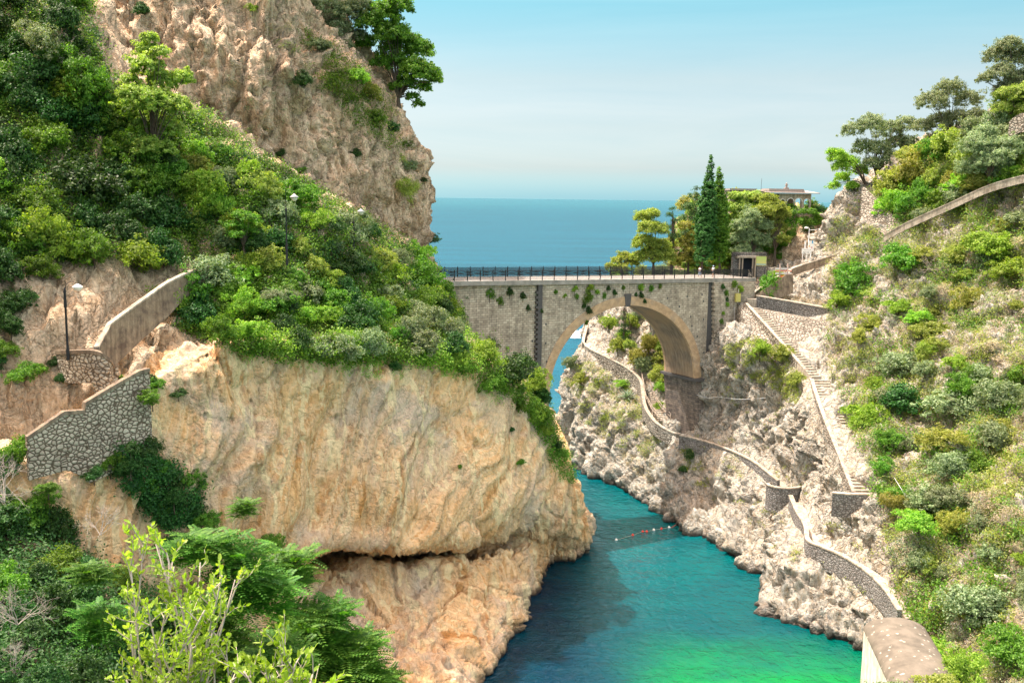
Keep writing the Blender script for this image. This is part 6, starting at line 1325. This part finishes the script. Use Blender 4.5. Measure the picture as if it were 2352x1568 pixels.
# wave wash of a boat seen through the arch
b = MB(); r_ = np.random.default_rng(3)
for k in range(46):
    u = r_.random(); x, y = 1322+u*50, 768-u*14+r_.normal()*3.0; p = atz(x, y, .03); s1 = r_.uniform(.3, 1.3); s2 = s1*.4
    n = 7; b.add([(p[0]+s1*2*math.cos(w)*r_.uniform(.6, 1), p[1]+s2*3*math.sin(w)*r_.uniform(.6, 1), .03+k*.002) for w in np.linspace(0, 6.28, n, endpoint=False)], [tuple(range(n))])
tag(b.build('boat_wake', P_('foam', (.8,.84,.86), .6)), 'white foam of a boat wake seen through the arch', 'wake', kind='stuff')
# ------------------------------------------------------------ two people on the bridge
def person(base, heading, label, top_c, bot_c, hair_c, hat=None, skirt=True, h=1.68, ph=1):
    root = empty('person', base, heading, label, 'person')
    J = {}; k = h/1.7
    def a(n, x, y, z, r): J[n] = (np.array([x, y, z])*k, r*k)
    a('pel', 0, 0, .95, .13); a('waist', 0, .0, 1.10, .11); a('chest', 0, .01, 1.30, .135); a('neck', 0, .0, 1.46, .05); a('head0', 0, .02, 1.53, .075); a('head', 0, .025, 1.62, .088)
    for s, t in ((-1, 'l'), (1, 'r')):
        f = s*ph
        a('hip'+t, s*.09, 0, .90, .10); a('knee'+t, s*.10, .15*f+.04, .50, .062); a('ank'+t, s*.10, .26*f-.06, .10, .038); a('toe'+t, s*.10, .26*f+.09, .04, .03)
        a('sh'+t, s*.17, 0, 1.39, .055); a('elb'+t, s*.22, .02-.05*f, 1.13, .038); a('wri'+t, s*.17, .22, 1.05, .026); a('palm'+t, s*.15, .29, 1.05, .026)
        for q in range(4): a(f'fa{q}'+t, s*(.15)+(q-1.5)*.018, .335, 1.05, .010); a(f'fb{q}'+t, s*.15+(q-1.5)*.019, .375-.008*abs(q-1.5), 1.035, .008)
        a('th'+t, s*.15-s*.035, .30, 1.07, .010); a('tb'+t, s*.15-s*.055, .335, 1.07, .008)
    E_ = [('pel','waist'),('waist','chest'),('chest','neck'),('neck','head0'),('head0','head')]
    for t in 'lr':
        E_ += [('pel','hip'+t),('hip'+t,'knee'+t),('knee'+t,'ank'+t),('ank'+t,'toe'+t),('chest','sh'+t),('sh'+t,'elb'+t),('elb'+t,'wri'+t),('wri'+t,'palm'+t),('palm'+t,'th'+t),('th'+t,'tb'+t)]
        for q in range(4): E_ += [('palm'+t, f'fa{q}'+t), (f'fa{q}'+t, f'fb{q}'+t)]
    names = list(J); me = bpy.data.meshes.new('person_body'); me.from_pydata([tuple(J[n][0]) for n in names], [(names.index(p), names.index(q)) for p, q in E_], [])
    o = link('body', me, root); md = o.modifiers.new('skin', 'SKIN'); 
    for i, n in enumerate(names): me.skin_vertices[0].data[i].radius = (J[n][1],)*2
    me.skin_vertices[0].data[0].use_root = True; sm = o.modifiers.new('sub', 'SUBSURF'); sm.levels = 1; sm.render_levels = 2
    me.materials.append(P_('skin', (.55,.34,.24), .6, ns=3, var=.15)); md.use_smooth_shade = True
    f = MB()
    for s in (-1, 1): f.lathe([(0, -.012), (.010, -.006), (.012, 0), (0, .012)], tuple(np.array([s*.033, .108, 1.635])*k), 8)
    f.build('eyes', M['iron'], root)
    f = MB(); f.lathe([(0, -.03), (.014, -.022), (.008, .02), (0, .03)], tuple(np.array([0, .116, 1.60])*k), 8); f.build('nose', me.materials[0], root)
    t_ = MB(); t_.lathe([(.155, .93), (.15, 1.05), (.135, 1.15), (.165, 1.30), (.175, 1.39), (.11, 1.45), (.06, 1.47)], seg=18); t_.v = [(x*k*1.15, y*k*.9, z*k) for x, y, z in t_.v]; t_.build('top', P_('top_cloth', top_c, .8), root)
    for s in (-1, 1):
        sl_m = MB(); sl_m.tube([np.array([s*.15, 0, 1.41])*k, np.array([s*.19, .0, 1.30])*k, np.array([s*.215, .01, 1.17])*k], [.075*k, .07*k, .062*k], 10); sl_m.build('sleeve', P_('top_cloth', top_c, .8), root)
    b_ = MB()
    if skirt: b_.lathe([(.145, 1.06), (.18, .92), (.21, .72), (.25, .48), (.245, .47)], seg=20); b_.v = [(x*k, y*k*(1.0+.25*max(0, 1-z)), z*k) for x, y, z in b_.v]
    else:
        b_.lathe([(.15, 1.05), (.19, .90), (.18, .82)], seg=18)
        for s, t in ((-1, 'l'), (1, 'r')): b_.tube([J['hip'+t][0]/k+np.array([0, 0, .02]), (J['hip'+t][0]*.35+J['knee'+t][0]*.65)/k], [.125, .10], 12)
        b_.v = [(x*k, y*k, z*k) for x, y, z in b_.v]
    b_.build('skirt' if skirt else 'shorts', P_('bottom_cloth', bot_c, .8), root)
    hr = MB(); hr.lathe([(.0, .115), (.06, .10), (.095, .04), (.10, -.03), (.08, -.08)], (0, -.012*k, 1.63*k), 16)
    if skirt: hr.tube([np.array([0, -.06, 1.66])*k, np.array([0, -.12, 1.52])*k, np.array([0, -.12, 1.34])*k], [.07*k, .07*k, .03*k], 10)
    hr.build('hair', P_('hair', hair_c, .6), root)
    if hat: hm = MB(); hm.lathe([(.0, .15), (.07, .14), (.11, .08), (.115, .035), (.15, .02), (.11, .03)], (0, .0, 1.63*k), 18); hm.build('cap', P_('cap_cloth', hat, .8), root)
    return root
for (x, l, kw) in ((15.3, 'person with long dark hair, pale top and blue grey skirt walking on the bridge', dict(top_c=(.75,.68,.72), bot_c=(.35,.42,.52), hair_c=(.06,.03,.025))),
                   (17.9, 'person in white shirt, dark shorts and blue cap walking on the bridge', dict(top_c=(.8,.78,.76), bot_c=(.12,.12,.14), hair_c=(.10,.06,.04), hat=(.35,.5,.62), skirt=False, h=1.75, ph=-1))):
    person(tuple(bw(x, 1.6, dz(x)-.08)), BTH+math.pi/2, l, **kw)
